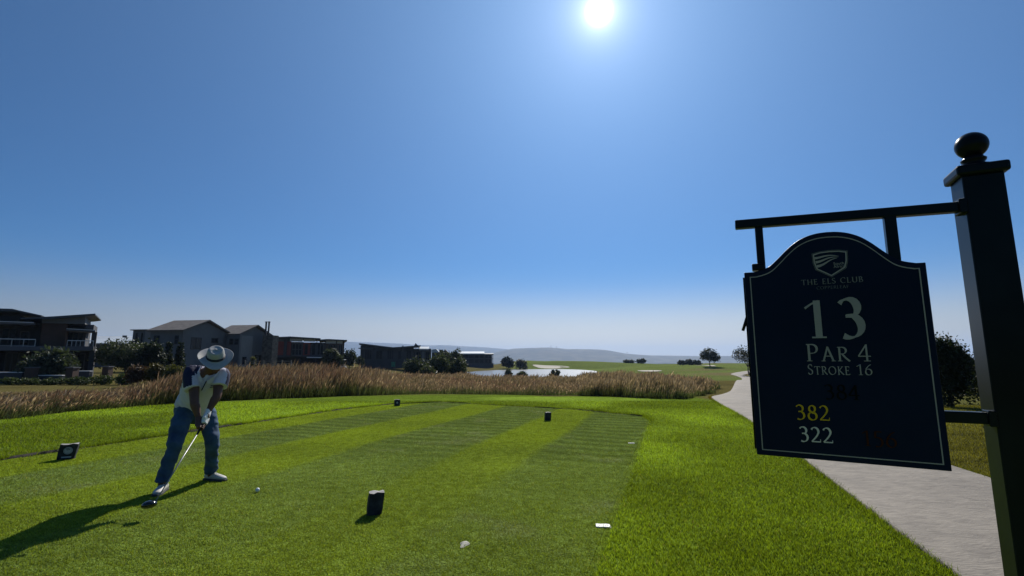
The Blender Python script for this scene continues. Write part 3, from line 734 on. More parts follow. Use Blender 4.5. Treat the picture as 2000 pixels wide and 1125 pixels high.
def plate(x, y, w, d, yaw, label, marks):
    r = tag(empty('yardage_plate', (x, y, 0), yaw), label, 'yardage plate', 'yardage plates let into the turf')
    U = Vector((math.cos(yaw), math.sin(yaw), 0)); W = Vector((-math.sin(yaw), math.cos(yaw), 0)); c = Vector((x, y, 0.002))
    poly = [(-1, -0.8), (-0.7, -1), (0.1, -0.85), (0.8, -1), (1, -0.4), (1, 0.75), (0.6, 1), (-0.3, 0.9), (-0.95, 1)]
    MB().prism([c + U * (a * w / 2) + W * (b * d / 2) for a, b in poly], Vector((0, 0, 0.012))).build('plate_top', M_white, r, bevel=0.002)
    MB().prism([c + U * (a * w / 2 * 1.12) + W * (b * d / 2 * 1.25 + d * 0.14) - Vector((0, 0, 0.004)) for a, b in poly], Vector((0, 0, 0.004))).build('shade_rim', M_dark, r)  # dark sheet painted as the shade in the recess round the plate
    mb = MB(); rr = random.Random(4)
    for a in marks:
        q = c + U * (a * w / 2) + Vector((0, 0, 0.0124)); mb.obox(q + W * rr.uniform(-.1, .1) * d, (U + W * rr.uniform(-.8, .8)).normalized(), W, SZ, 0.003, d * 0.16, 0.0005)
    mb.build('worn_marking', M_dark, r)['kind'] = 'stuff'
plate(0.770, 4.37, 0.122, 0.085, R(-4), 'scuffed white yardage plate sunk in the turf near the right edge of the tee', (-0.5, 0.1, 0.35, 0.6))
plate(2.015, 8.50, 0.105, 0.036, R(-4), 'farther white yardage plate lying flat by the tee edge, barely showing', (0.0, 0.4))
# sanded divot
dv = MB(); c = Vector((-0.365, 3.95, 0.010)); pts = [(0.034 * (1 + 0.3 * math.sin(3 * a + 1)) * math.cos(a), 0.066 * (1 + 0.25 * math.sin(2 * a)) * math.sin(a)) for a in np.linspace(0, 2 * math.pi, 19)[:-1]]
dv.add([c + Vector((a, b, 0)) for a, b in pts] + [c + Vector((a * .5, b * .5, 0.010 + 0.004 * math.sin(9 * a + 40 * b))) for a, b in pts] + [c + Vector((0, 0, 0.011))],
       [(i, (i + 1) % 18, 18 + (i + 1) % 18, 18 + i) for i in range(18)] + [(18 + i, 18 + (i + 1) % 18, 36) for i in range(18)])
M_dsand = pmat('divot_sand', (0.60, 0.57, 0.47), 0.95, 0.35, 70, bump=0.8, bscale=120, col2=(0.30, 0.30, 0.22))
tag(dv.build('divot_sand', M_dsand, None, smooth=True), 'small patch of pale sand filling a divot on the near tee turf', 'divot')
# ball
bb = MB().lathe((-2.706, 5.432, 0.010), (0, 0, 1), [(0.0214 * math.sin(math.pi * i / 16) + 1e-5, 0.0214 * (1 - math.cos(math.pi * i / 16))) for i in range(17)], 24)
tag(bb.build('golf_ball', pmat('ball_white', (0.85, 0.85, 0.84), 0.3, 0.02, 30, bump=0.3, bscale=350, bdist=0.001), None, smooth=True), 'white golf ball on the grass to the right of the golfer', 'golf ball')
# ------------------------------------------------------------------ short grass as blades near the camera
M_blade = leafmat('grass_blade', trans=0.48, rough=0.55, tcol=(1.35, 1.25, 0.30), spec=0.12)
def blades(name, P, hgt_, wid, col, mat, lean=0.45, z0=0.0, kind='stuff'):
    n = len(P); a = rng.uniform(0, 2 * math.pi, n); b = rng.uniform(0, 2 * math.pi, n)
    l = rng.uniform(0.1, 1, n) * lean * hgt_
    dx = np.cos(a) * wid / 2; dy = np.sin(a) * wid / 2
    z = z0 if np.ndim(z0) else np.full(n, z0)
    v0 = np.c_[P[:, 0] - dx, P[:, 1] - dy, z]; v1 = np.c_[P[:, 0] + dx, P[:, 1] + dy, z]
    v2 = np.c_[P[:, 0] + np.cos(b) * l, P[:, 1] + np.sin(b) * l, z + hgt_]
    V = np.stack([v0, v1, v2], 1).reshape(-1, 3)
    cc = np.stack([col * 0.85, col * 0.85, col * 1.12], 1).reshape(-1, 3)
    F_ = np.arange(3 * n).reshape(n, 3)
    return tag(npmesh(name, V, F_, mat, cc), kind=kind)
def scatter(n, r0, r1, half=1.16, power=1.0):
    """points on the ground in front, density falling with distance"""
    t = rng.random(n); r = r0 * (r1 / r0) ** (t ** power)
    x = rng.uniform(-half, half, n) * r
    return np.c_[x, r]
def on_path(x, y): return in_poly(x, y, PATH_POLY)
NB = 620000
P = scatter(NB, 3.0, 17.0)
keep = ~on_path(P[:, 0], P[:, 1])
for b in BEDS: keep &= ~in_poly(P[:, 0], P[:, 1], b)
P = P[keep]
u_, v_ = tee_uv(P[:, 0], P[:, 1]); tee = in_poly(P[:, 0], P[:, 1], TEE)
d = np.hypot(P[:, 0], P[:, 1]); n = len(P)
pr_ = P[:, 0] > np.interp(P[:, 1], PR[:, 1], PR[:, 0])
h = np.where(tee, rng.uniform(0.007, 0.017, n), rng.uniform(0.012, 0.032, n)) * (0.75 + 0.5 * fbm(P[:, 0] * 3, P[:, 1] * 3, 55, 3))
h = np.where(pr_, h * 0.9, h)
w = np.where(tee, 0.0038, 0.0048) * (1 + d / 9.0) * rng.uniform(0.7, 1.3, n)
h = h * (1 + d / 26.0)
col = np.where(pr_[:, None], ground_col(P[:, 0], P[:, 1]), lawncol(P[:, 0], P[:, 1])) * np.where(tee[:, None], rng.uniform(0.55, 1.45, (n, 1)), rng.uniform(0.35, 1.65, (n, 1)))
pale = rng.random(n) < np.where(tee, 0.035, 0.015)
col[pale] = np.array([0.33, 0.33, 0.17]) * rng.uniform(0.5, 1.2, (pale.sum(), 1))
zz = hgt(P[:, 0], P[:, 1]) + np.where(tee, 0.004, -0.002)
blades('grass', P, h, w, np.clip(col, 0, 1), M_blade, 0.9, zz)
# longer fringe along the step at the edge of the tee
seg = []
for i in range(1, 9):
    a = np.array(TEE[i]); b = np.array(TEE[i + 1]); L = np.hypot(*(b - a)); m = int(L * (1300 if i > 4 else 500))
    t = rng.random(m)[:, None]; nn_ = np.array([-(b - a)[1], (b - a)[0]]) / L
    off = -np.abs(rng.normal(0, 0.07, m))[:, None] - 0.01
    q = a + (b - a) * t + nn_ * off; seg.append(q[rng.random(m) < 0.2 + 0.8 * fbm(q[:, 0] * 2.2, q[:, 1] * 2.2, 91, 3)])
E_ = np.concatenate(seg); E_ = E_[(E_[:, 1] > 1.5)]; n = len(E_)
hh = rng.uniform(0.035, 0.09, n) * (0.4 + 1.2 * fbm(E_[:, 0] * 2.5, E_[:, 1] * 2.5, 92, 3))
blades('fringe_grass', E_, hh, 0.009 * rng.uniform(0.7, 1.5, n), lawncol(E_[:, 0], E_[:, 1]) * rng.uniform(0.5, 1.2, (n, 1)), M_blade, 0.8, hgt(E_[:, 0], E_[:, 1]))
# ragged turf along the path edges
seg = []
for PP_, sgn in ((PL, 1), (PR, -1)):
    for i in range(len(PP_) - 1):
        a, b = PP_[i], PP_[i + 1]; L = np.hypot(*(b - a))
        if not (2 < a[1] < 22): continue
        m = int(L * 260); t = rng.random(m)[:, None]; nn_ = np.array([-(b - a)[1], (b - a)[0]]) / max(L, 1e-6) * sgn
        seg.append(a + (b - a) * t + nn_ * rng.uniform(-0.02, 0.10, m)[:, None])
E_ = np.concatenate(seg); n = len(E_)
blades('verge_grass', E_, rng.uniform(0.02, 0.06, n), 0.007 * rng.uniform(0.7, 1.4, n), ground_col(E_[:, 0], E_[:, 1]) * rng.uniform(0.5, 1.2, (n, 1)), M_blade, 1.0, hgt(E_[:, 0], E_[:, 1]) + 0.01)

# ------------------------------------------------------------------ tall veld grass
M_tall = leafmat('tall_grass', trans=0.38, rough=0.6, tcol=(1.15, 1.05, 0.75), spec=0.15)
def tall(name, poly, n, hmean, seed, edge_green=1.0):
    r = np.random.default_rng(seed); P_ = np.array(poly); lo = P_.min(0); hi = P_.max(0); pts = []
    tot = 0
    while tot < n:
        q = r.uniform(lo - 0.5, hi + 0.5, (n * 3, 2)); q0 = q.copy(); q = q + 1.1 * np.c_[fbm(q0[:, 0] * 0.8, q0[:, 1] * 0.8, seed + 40, 3) - 0.5, fbm(q0[:, 0] * 0.8, q0[:, 1] * 0.8, seed + 50, 3) - 0.5]; dd = np.hypot(q[:, 0], q[:, 1]); de = dist_poly(q[:, 0], q[:, 1], poly)
        # thick at the front, thin behind where only the tops show; tufted
        pr = np.clip(13.0 / dd, 0, 1) ** 1.1 * (0.25 + 0.75 * np.exp(-de / 2.2)) * (0.35 + 0.9 * (fbm(q[:, 0] * 1.6, q[:, 1] * 1.6, seed, 3) > 0.47))
        q = q0[in_poly(q[:, 0], q[:, 1], poly) & (r.random(len(q)) < pr)]
        pts.append(q); tot += len(q)
    Q_ = np.concatenate(pts)[:n]; x, y = Q_.T; dd = np.hypot(x, y); de = dist_poly(x, y, poly)
    z = hgt(x, y) - 0.02
    cl = fbm(x * 0.7, y * 0.7, seed + 3, 3); cl2 = fbm(x * 0.16, y * 0.16, seed + 8, 3)
    H = hmean(x, y) * (0.38 + 1.0 * cl) * (0.66 + 0.68 * fbm(x * 0.30, y * 0.30, seed + 60, 3)) * r.uniform(0.62, 1.15, n) * np.where(r.random(n) < 0.03, 1.22, 1.0) * (0.55 + 0.45 * np.clip(de / 0.7, 0, 1))
    green = (r.random(n) < 0.26 + 0.62 * np.exp(-de / 0.7)) ; H = np.where(green, H * r.uniform(0.30, 0.62, n), H)
    wd = np.where(green, 0.012, 0.0075) * (0.8 + dd / 22.0) * r.uniform(0.7, 1.4, n)
    wa = r.uniform(0, 2 * math.pi, n) ; ux, uy = np.cos(wa), np.sin(wa)
    la = 0.25 + r.normal(0, 0.9, n); lx, ly = np.cos(la), np.sin(la)          # the wind leans it to the right
    lean = H * r.uniform(0.05, 0.42, n) * np.where(x / y < -0.78, 2.0, 1.0)
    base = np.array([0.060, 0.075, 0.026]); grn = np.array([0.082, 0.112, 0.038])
    straw = np.array([0.190, 0.148, 0.098]); rust = np.array([0.160, 0.100, 0.075]); pink = np.array([0.34, 0.26, 0.18])
    k1 = np.clip((cl2 - 0.35) * 3 - 0.45 * sstep(-0.4, -0.1, x / y), 0, 1)[:, None]; headc = straw * (1 - k1) + rust * k1
    pk = (r.random(n) < np.where(x / y < -0.78, 0.42, 0.07))[:, None]; headc = np.where(pk, pink, headc)
    bright = r.uniform(0.45, 1.45, (n, 1)) * (0.75 + 0.5 * fbm(x * 1.3, y * 1.3, seed + 31, 3))[:, None] * np.where(x / y < -0.70, 1.20, 1.10 + 0.42 * sstep(-0.42, -0.2, x / y))[:, None]; stemc = 0.5 * base + 0.5 * straw
    headc = headc * bright; stemc = stemc * bright
    headc = np.where(green[:, None], grn * bright, headc); stemc = np.where(green[:, None], grn * 0.8 * bright, stemc)
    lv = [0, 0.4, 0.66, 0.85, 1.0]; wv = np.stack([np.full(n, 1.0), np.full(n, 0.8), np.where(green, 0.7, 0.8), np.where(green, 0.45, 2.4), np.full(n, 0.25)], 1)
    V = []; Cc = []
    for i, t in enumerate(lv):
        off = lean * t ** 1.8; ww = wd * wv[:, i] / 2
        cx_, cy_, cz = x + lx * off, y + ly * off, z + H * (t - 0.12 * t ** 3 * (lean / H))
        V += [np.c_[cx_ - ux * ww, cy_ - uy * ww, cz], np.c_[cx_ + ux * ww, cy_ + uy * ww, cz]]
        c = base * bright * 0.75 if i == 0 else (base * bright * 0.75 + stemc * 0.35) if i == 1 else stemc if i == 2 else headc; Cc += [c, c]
    V = np.stack(V, 1).reshape(-1, 3); Cc = np.stack(Cc, 1).reshape(-1, 3)
    b = np.arange(n)[:, None] * 10; qd = []
    for i in range(4): qd.append(np.concatenate([b + 2 * i, b + 2 * i + 1, b + 2 * i + 3, b + 2 * i + 2], 1))
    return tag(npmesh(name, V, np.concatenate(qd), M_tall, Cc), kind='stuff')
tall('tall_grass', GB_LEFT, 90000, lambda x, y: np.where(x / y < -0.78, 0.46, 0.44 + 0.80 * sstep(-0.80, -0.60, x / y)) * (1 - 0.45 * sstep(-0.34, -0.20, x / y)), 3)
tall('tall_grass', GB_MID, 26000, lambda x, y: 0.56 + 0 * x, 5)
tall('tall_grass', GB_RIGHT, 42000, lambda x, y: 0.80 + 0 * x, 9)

# ------------------------------------------------------------------ trees and shrubs
M_leaf = leafmat('leaves', trans=0.25, rough=0.55, tcol=(1.1, 1.15, 0.5), spec=0.2)
M_bark = pmat('bark', (0.075, 0.060, 0.048), 0.9, 0.3, 12, bump=0.6, bscale=30)
def crown_mesh(name, lumps, n, leaf, col, parent, seed, asp=1.6, droop=0.0, var=0.35):
    """lumps: (x, y, z, rx, ry, rz); leaves sit mostly in the outer shell of many small clusters"""
    r = np.random.default_rng(seed); L = np.array(lumps, float); vol = (L[:, 3] * L[:, 4] * L[:, 5]) ** (2 / 3); pk = r.choice(len(L), n // 9 + 1, p=vol / vol.sum())
    dirs = r.normal(0, 1, (len(pk), 3)); dirs /= np.linalg.norm(dirs, axis=1)[:, None]
    rad = r.uniform(0.45, 1.05, len(pk)) ** 0.6
    cen = L[pk, :3] + dirs * rad[:, None] * L[pk, 3:]
    Pn = np.repeat(cen, 9, 0)[:n]; sc = np.repeat(L[pk, 3:].mean(1), 9)[:n] * 0.22
    Pn = Pn + r.normal(0, 1, (n, 3)) * sc[:, None]; Pn[:, 2] -= droop * r.random(n) * sc * 3
    a = r.normal(0, 1, (n, 3)); a /= np.linalg.norm(a, axis=1)[:, None]; b = np.cross(a, r.normal(0, 1, (n, 3))); b /= np.linalg.norm(b, axis=1)[:, None]
    s = leaf * r.uniform(0.6, 1.4, (n, 1)); a = a * s * asp / 2; b = b * s / 2
    V = np.stack([Pn - a, Pn - b, Pn + a, Pn + b], 1).reshape(-1, 3)
    tone = np.repeat(r.uniform(1 - var, 1 + var, len(pk)), 9)[:n, None] * r.uniform(0.75, 1.25, (n, 1))
    cc = np.repeat(np.array(col) * tone, 4, 0)
    return npmesh(name, V, np.arange(4 * n).reshape(n, 4), M_leaf, np.clip(cc, 0, 1), parent)
def trunk_mesh(base, tops, r0, parent, seed, stem=0.45):
    r_ = random.Random(seed); mb = MB(); base = Vector(base); cen = sum((Vector(t) for t in tops), Vector()) / len(tops)
    fork = base.lerp(cen, stem); fork.x = base.x + (cen.x - base.x) * 0.3
    mb.tube([base - Vector((0, 0, 0.2)), base.lerp(fork, 0.5) + Vector((r0 * r_.uniform(-1, 1), 0, 0)), fork], [r0 * 1.25, r0 * 0.95, r0 * 0.75], 8)
    for t in tops:
        t = Vector(t); m_ = fork.lerp(t, 0.5) + Vector((r_.uniform(-1, 1), r_.uniform(-1, 1), r_.uniform(-.3, .8))) * (t - fork).length * 0.12
        mb.tube([fork - Vector((0, 0, r0)), m_, t], [r0 * 0.6, r0 * 0.38, r0 * 0.12], 6)
    return mb.build('trunk', M_bark, parent, smooth=True)
def plant(kind_name, label, cat, px0, px1, ytop, ybase, Y, col, n, leaf, seed, lumps=5, group=None, crown_from=0.12, shape='round', depth=0.8, z0=None, trunk=0.06, droop=0.0, var=0.35, spread=0.5, asp=1.6):
    """a plant filling the pixels px0..px1, ytop..ybase when it stands at distance Y"""
    mid = (px0 + px1) / 2; g = at(mid, ybase, Y); gz = float(hgt(g.x, Y)) if z0 is None else z0; top = at(mid, ytop, Y).z
    w = (at(px1, (ytop + ybase) / 2, Y).x - at(px0, (ytop + ybase) / 2, Y).x) / 2; h = top - gz; r_ = random.Random(seed); Ls = []
    o = tag(empty(kind_name, (g.x, Y, gz)), label, cat, group)
    zc0 = gz + h * crown_from; hc = top - zc0
    if shape == 'round':
        for i in range(lumps):
            a = 2 * math.pi * i / lumps + r_.random(); rr = spread * (0.6 + 0.5 * r_.random())
            ly = zc0 + hc * r_.uniform(0.32, 0.66)
            Ls.append((g.x + math.cos(a) * w * rr, Y + math.sin(a) * w * depth * rr, ly, w * 0.48, w * 0.48 * depth, hc * 0.33))
        Ls.append((g.x + r_.uniform(-.1, .1) * w, Y, zc0 + hc * 0.62, w * 0.55, w * 0.5 * depth, hc * 0.38))
    elif shape == 'column':
        for i in range(lumps):
            t = i / max(1, lumps - 1); Ls.append((g.x + r_.uniform(-.12, .12) * w, Y, zc0 + hc * (0.08 + 0.84 * t), w * (0.85 - 0.5 * t), w * (0.85 - 0.5 * t), hc * 0.6 / lumps))
    elif shape == 'umbrella':
        for i in range(lumps):
            a = 2 * math.pi * i / lumps + r_.random() * .5; Ls.append((g.x + math.cos(a) * w * 0.58, Y + math.sin(a) * w * 0.5, zc0 + hc * r_.uniform(0.38, 0.62), w * 0.42, w * 0.42, hc * 0.26))
        Ls.append((g.x, Y, zc0 + hc * 0.72, w * 0.62, w * 0.6, hc * 0.28))
    crown_mesh('crown' if 'tree' in kind_name else 'foliage', Ls, n, leaf, col, o, seed, droop=droop, var=var, asp=asp)
    trunk_mesh((g.x, Y, gz), [(l[0], l[1], l[2]) for l in Ls[:6]], trunk, o, seed)
    return o
OL = (0.060, 0.075, 0.030); DK = (0.026, 0.036, 0.018); PG = (0.090, 0.105, 0.055); RD = (0.10, 0.060, 0.040); YG = (0.105, 0.105, 0.035)
plant('willow_shrub', 'wispy grey green shrub in front of the leftmost house, between two gate pillars', 'shrub', 42, 138, 678, 742, 41, (0.055, 0.070, 0.045), 5200, 0.13, 1, 6, droop=1.2, trunk=0.07, asp=3.0)
plant('spreading_tree', 'broad pale green tree between the leftmost house and the grey gabled house', 'tree', 182, 300, 665, 740, 50, (0.062, 0.075, 0.040), 6500, 0.15, 2, 7, crown_from=0.25, trunk=0.10)
plant('dark_tree', 'dense dark tree overlapping the right side of the broad pale tree', 'tree', 268, 318, 666, 740, 49, DK, 4200, 0.15, 3, 5, crown_from=0.1)
plant('conifer', 'slim dark conifer by the left wing of the grey gabled house', 'conifer', 312, 336, 670, 745, 52, DK, 1700, 0.14, 4, 6, shape='column')
plant('conifer', 'stouter dark conifer by the gable corner, right of the slim one', 'conifer', 332, 358, 670, 745, 52, DK, 1700, 0.14, 5, 6, shape='column')
for i, (a, b, t, c, lb) in enumerate([(246, 290, 712, RD, 'reddish leafed garden shrub, left end of the row behind the tall grass'), (280, 322, 708, (0.10, 0.085, 0.03), 'olive and rust shrub in the middle of the row behind the tall grass'), (316, 362, 709, YG, 'yellow green shrub just left of the golfer behind the tall grass')]):
    plant('garden_shrub', lb, 'shrub', a, b, t, 748, 34, c, 2600, 0.085, 20 + i, 5, 'garden shrubs behind the tall grass', 0.02, droop=0.3)
hp = [(0, 40, 738), (36, 84, 740), (80, 132, 739), (126, 178, 737), (172, 224, 734), (218, 262, 731)]
hl = ['far left end by the white wall', 'just left of the gate pillar', 'between the two gate pillars', 'right of the second gate pillar', 'below the broad pale tree', 'beside the reddish shrub']
for i, (a, b, t) in enumerate(hp):
    plant('hedge_plant', 'low dark green hedge plant, ' + hl[i], 'hedge plant', a, b, t, 752, 37, (0.055, 0.075, 0.025), 1300, 0.08, 40 + i, 5, 'low hedge plants in front of the left gardens', 0.0)
plant('round_shrub', 'small pale rounded shrub at the foot of the stone chimney', 'shrub', 486, 500, 696, 716, 82, (0.12, 0.12, 0.04), 900, 0.13, 50, 4)
plant('palm_shrub', 'spiky grey green shrub in front of the red house', 'shrub', 630, 668, 684, 716, 92, (0.070, 0.080, 0.045), 2200, 0.20, 51, 5, asp=4.5)
plant('round_tree', 'dark rounded tree at the right end of the red house', 'tree', 664, 700, 683, 716, 104, (0.045, 0.055, 0.03), 2600, 0.20, 52, 6)
plant('low_shrub', 'low dark shrub between the red house and the butterfly roofed house', 'shrub', 690, 712, 694, 716, 112, (0.04, 0.05, 0.03), 900, 0.2, 53, 5)
bush = [(785, 842, 700, 738, 66, 'front left rounded bush of the dark clump before the lake'), (828, 880, 694, 740, 68, 'broad middle bush of the dark clump before the lake'), (868, 917, 698, 740, 70, 'right hand bush of the dark clump before the lake'),
        (850, 884, 686, 735, 76, 'taller bush behind the middle of the clump, left of the tallest'), (876, 908, 682, 735, 77, 'tallest bush at the back of the dark clump before the lake'), (816, 852, 716, 746, 60, 'paler low bush at the front of the clump before the lake')]
for i, (a, b, t, bs, Y, lb) in enumerate(bush):
    plant('olive_bush', lb, 'bush', a, b, t, bs, Y, (0.066, 0.080, 0.046) if i != 5 else (0.10, 0.11, 0.06), 4200, 0.17, 60 + i, 7, 'dark olive bushes before the lake', 0.0)
plant('lakeside_tree', 'dark rounded tree at the far shore of the lake, left of a grey shrub', 'tree', 978, 1006, 697, 719, 226, (0.03, 0.04, 0.022), 2400, 0.42, 70, 6, crown_from=0.05, trunk=0.15)
plant('lakeside_shrub', 'grey brown shrub on the far lake shore right of the dark rounded tree', 'shrub', 1004, 1032, 702, 719, 226, (0.085, 0.078, 0.06), 1700, 0.38, 71, 5, crown_from=0.0)
plant('reed_clump', 'dark reed clump in the near water towards the right end of the lake', 'reeds', 1072, 1094, 724, 736, 118, (0.05, 0.06, 0.03), 900, 0.2, 72, 5, crown_from=0.0, asp=4)
plant('reed_clump', 'dark reed clump in the near water just right of the lake left end', 'reeds', 984, 1000, 722, 737, 116, (0.07, 0.08, 0.04), 700, 0.2, 73, 5, crown_from=0.0, asp=4)
plant('reed_clump', 'low reed clump in the near water between the other two clumps', 'reeds', 1008, 1034, 726, 737, 114, (0.07, 0.08, 0.04), 800, 0.2, 74, 5, crown_from=0.0, asp=4)
for i, (a, b, t, lb) in enumerate([(1215, 1241, 704, 'left of two dark rounded bushes on the fairway skyline'), (1242, 1264, 701, 'right and taller of two dark rounded bushes on the fairway skyline')]):
    plant('skyline_bush', lb, 'bush', a, b, t, 713, 262, (0.035, 0.042, 0.025), 1500, 0.4, 80 + i, 6, 'dark bushes on the fairway skyline', 0.0)
for i, (a, b, t, lb) in enumerate([(1322, 1342, 704, 'leftmost and smallest dark bush of the group left of the lone tree'), (1336, 1356, 702, 'middle dark bush of the group left of the lone tree'), (1352, 1371, 703, 'dark bush nearest the lone tree')]):
    plant('skyline_bush', lb, 'bush', a, b, t, 713, 235, (0.035, 0.042, 0.025), 1300, 0.35, 84 + i, 6, 'dark bushes on the fairway skyline', 0.0)
plant('lone_tree', 'lone umbrella shaped tree standing on the fairway skyline left of the sign', 'tree', 1368, 1406, 682, 713, 165, (0.030, 0.036, 0.020), 3600, 0.26, 90, 7, crown_from=0.22, shape='umbrella', trunk=0.16)
plant('thorn_tree', 'open crowned thorn tree partly hidden behind the left edge of the sign board', 'tree', 1433, 1492, 674, 716, 120, (0.040, 0.042, 0.026), 2300, 0.20, 91, 8, crown_from=0.30, shape='umbrella', trunk=0.16)
plant('bushy_tree', 'big dark bushy tree seen between the sign board and its post', 'tree', 1822, 1902, 658, 812, 15.5, (0.028, 0.038, 0.018), 15000, 0.055, 92, 8, crown_from=0.0, trunk=0.06, spread=0.45, depth=1.0)
plant('bushy_tree', 'lower dark bush showing at the right edge beyond the sign post', 'tree', 1880, 2040, 690, 812, 18.5, (0.028, 0.038, 0.018), 9000, 0.07, 93, 8, crown_from=0.0, trunk=0.06)
# ------------------------------------------------------------------ houses
M_plaster = pmat('grey_plaster', (0.125, 0.132, 0.140), 0.85, 0.08, 0.6)
M_plasterl = pmat('light_plaster', (0.200, 0.208, 0.210), 0.85, 0.08, 0.6)
M_brown = pmat('brown_cladding', (0.078, 0.045, 0.032), 0.85, 0.15, 1.2)
M_red = pmat('terracotta_wall', (0.23, 0.048, 0.032), 0.85, 0.12, 0.8)
M_charc = pmat('charcoal_wall', (0.052, 0.053, 0.060), 0.85, 0.15, 0.7)
M_roofm = pmat('dark_metal_roof', (0.055, 0.065, 0.080), 0.5, 0.12, 0.9)
M_rooft = pmat('brown_tile', (0.135, 0.118, 0.105), 0.85, 0.22, 1.5)
M_rooflt = pmat('light_sheet_roof', (0.46, 0.50, 0.53), 0.5, 0.1, 0.5)
M_glass = pmat('window_glass', (0.010, 0.013, 0.018), 0.12, 0.1, 1, spec=0.18)
M_frame = pmat('window_frame', (0.035, 0.036, 0.040), 0.6, 0.1, 2)
M_slabw = pmat('painted_slab', (0.78, 0.79, 0.79), 0.7, 0.06, 1)
M_slabg = pmat('concrete_slab', (0.11, 0.11, 0.12), 0.8, 0.1, 1)
M_steel = pmat('rail_steel', (0.42, 0.44, 0.46), 0.45, 0.05, 2, metal=0.4)
M_chim = pmat('chimney_stone', (0.105, 0.095, 0.078), 0.9, 0.45, 2.5, bump=0.6, bscale=4, bdist=0.05)
M_roomshade = pmat('painted_room_shade', (0.014, 0.014, 0.017), 0.9, 0.2, 1)  # near-black solid walls: shade of rooms and verandas put into the colour
X3, Y3 = Vector((1, 0, 0)), Vector((0, 1, 0))
GB_ = -0.45
FR = dict(U=Vector((1, 0)), W=Vector((0, 1)), off=0.0)
def frame(deg=0.0, px=1000, Y0=0.0):
    """turn the working frame: walls of the next building face along this bearing"""
    a = R(deg); U = Vector((math.cos(a), math.sin(a))); W = Vector((-math.sin(a), math.cos(a)))
    P0 = Vector(((px - 1000) / F_PX * Y0, Y0)); FR.update(U=U, W=W, off=P0.dot(W) - Y0)
def la(px, py, Y):
    r = ray(px, py); r2 = Vector((r[0], r[1])); t = (Y + FR['off']) / r2.dot(FR['W'])
    return Vector((r2.dot(FR['U']) * t, Y, EYE + r[2] * t))
def l2w(p):
    q = FR['U'] * p[0] + FR['W'] * (p[1] + FR['off']); return (q.x, q.y, p[2])
class HB(MB):
    def build(s, *a, **k): s.v = [l2w(p) for p in s.v]; return MB.build(s, *a, **k)
def hpos(px, py, Y, z): return l2w((rx(px, py, Y), Y, z))
def rx(px, py, Y): return la(px, py, Y).x
def zz_(py, Y, px=1000): return la(px, py, Y).z
def wall(par, px0, py0, px1, py1, Y, depth, mat, name='wall', mb=None, zb=None):
    """a block whose camera-facing side fills these pixels on the plane at distance Y"""
    my = (py0 + py1) / 2; x0, x1 = rx(px0, my, Y), rx(px1, my, Y); pm = (px0 + px1) / 2; z1 = zz_(py0, Y, pm); z0 = zz_(py1, Y, pm) if zb is None else zb
    m = HB() if mb is None else mb; m.box(x0, x1, Y, Y + depth, z0, z1)
    return m.build(name, mat, par) if mb is None else mb
def slab(par, pts, Y, depth, mat, name, Y0=None):
    """polygon given in pixels at plane Y, run back by depth"""
    return HB().prism([la(a, b, Y) for a, b in pts], (0, depth, 0)).build(name, mat, par)
def window(par, px0, py0, px1, py1, Y, bars=(1, 1), fw=0.07, mat=None):
    my = (py0 + py1) / 2; x0, x1 = rx(px0, my, Y), rx(px1, my, Y); pm = (px0 + px1) / 2; z1, z0 = zz_(py0, Y, pm), zz_(py1, Y, pm)
    m = HB(); Yf = Y - 0.05
    for a, b, c, d in ((x0, x1, z1 - fw, z1), (x0, x1, z0, z0 + fw)): m.box(a, b, Yf, Y - 0.002, c, d)
    m.box(x0, x0 + fw, Yf + 0.004, Y - 0.002, z0 + fw, z1 - fw); m.box(x1 - fw, x1, Yf + 0.004, Y - 0.002, z0 + fw, z1 - fw)
    for i in range(bars[0]): xx = x0 + (x1 - x0) * (i + 1) / (bars[0] + 1); m.box(xx - fw / 2, xx + fw / 2, Yf + 0.01, Y - 0.004, z0 + fw, z1 - fw)
    for i in range(bars[1]): q = z0 + (z1 - z0) * (i + 1) / (bars[1] + 1); m.box(x0 + fw, x1 - fw, Yf + 0.015, Y - 0.006, q - fw / 2, q + fw / 2)
    f = m.build('window', mat or M_frame, par)
    HB().box(x0 + fw * .5, x1 - fw * .5, Y - 0.020, Y - 0.008, z0 + fw * .5, z1 - fw * .5).build('pane', M_glass, f)
    return f
def side_window(par, X, y0, y1, z0, z1, fw=0.07):
    """window on a wall that faces +X"""
    m = HB()
    for a, b, c, d in ((y0, y1, z1 - fw, z1), (y0, y1, z0, z0 + fw), (y0, y0 + fw, z0 + fw, z1 - fw), (y1 - fw, y1, z0 + fw, z1 - fw), ((y0 + y1) / 2 - fw / 2, (y0 + y1) / 2 + fw / 2, z0 + fw, z1 - fw)):
        m.box(X + 0.002, X + 0.05, a, b, c, d)
    f = m.build('window', M_frame, par); HB().box(X + 0.004, X + 0.02, y0 + fw, y1 - fw, z0 + fw, z1 - fw).build('pane', M_glass, f); return f
def railing(par, px0, px1, ptop, pbot, Y, n, glass=False):
    x0, x1 = rx(px0, ptop, Y), rx(px1, ptop, Y); pm = (px0 + px1) / 2; z1, z0 = zz_(ptop, Y, pm), zz_(pbot, Y, pm)
    r = HB().box(x0, x1, Y - 0.04, Y + 0.04, z1 - 0.06, z1).build('balcony_rail', M_slabw, par)
    for i in range(n + 1):
        x = x0 + (x1 - x0) * i / n; HB().box(x - 0.025, x + 0.025, Y - 0.025, Y + 0.025, z0, z1 - 0.06).build('post', M_steel, r)
    HB().box(x0, x1, Y - 0.015, Y + 0.015, z0 + 0.05, z0 + 0.09).build('bottom_rail', M_steel, r)

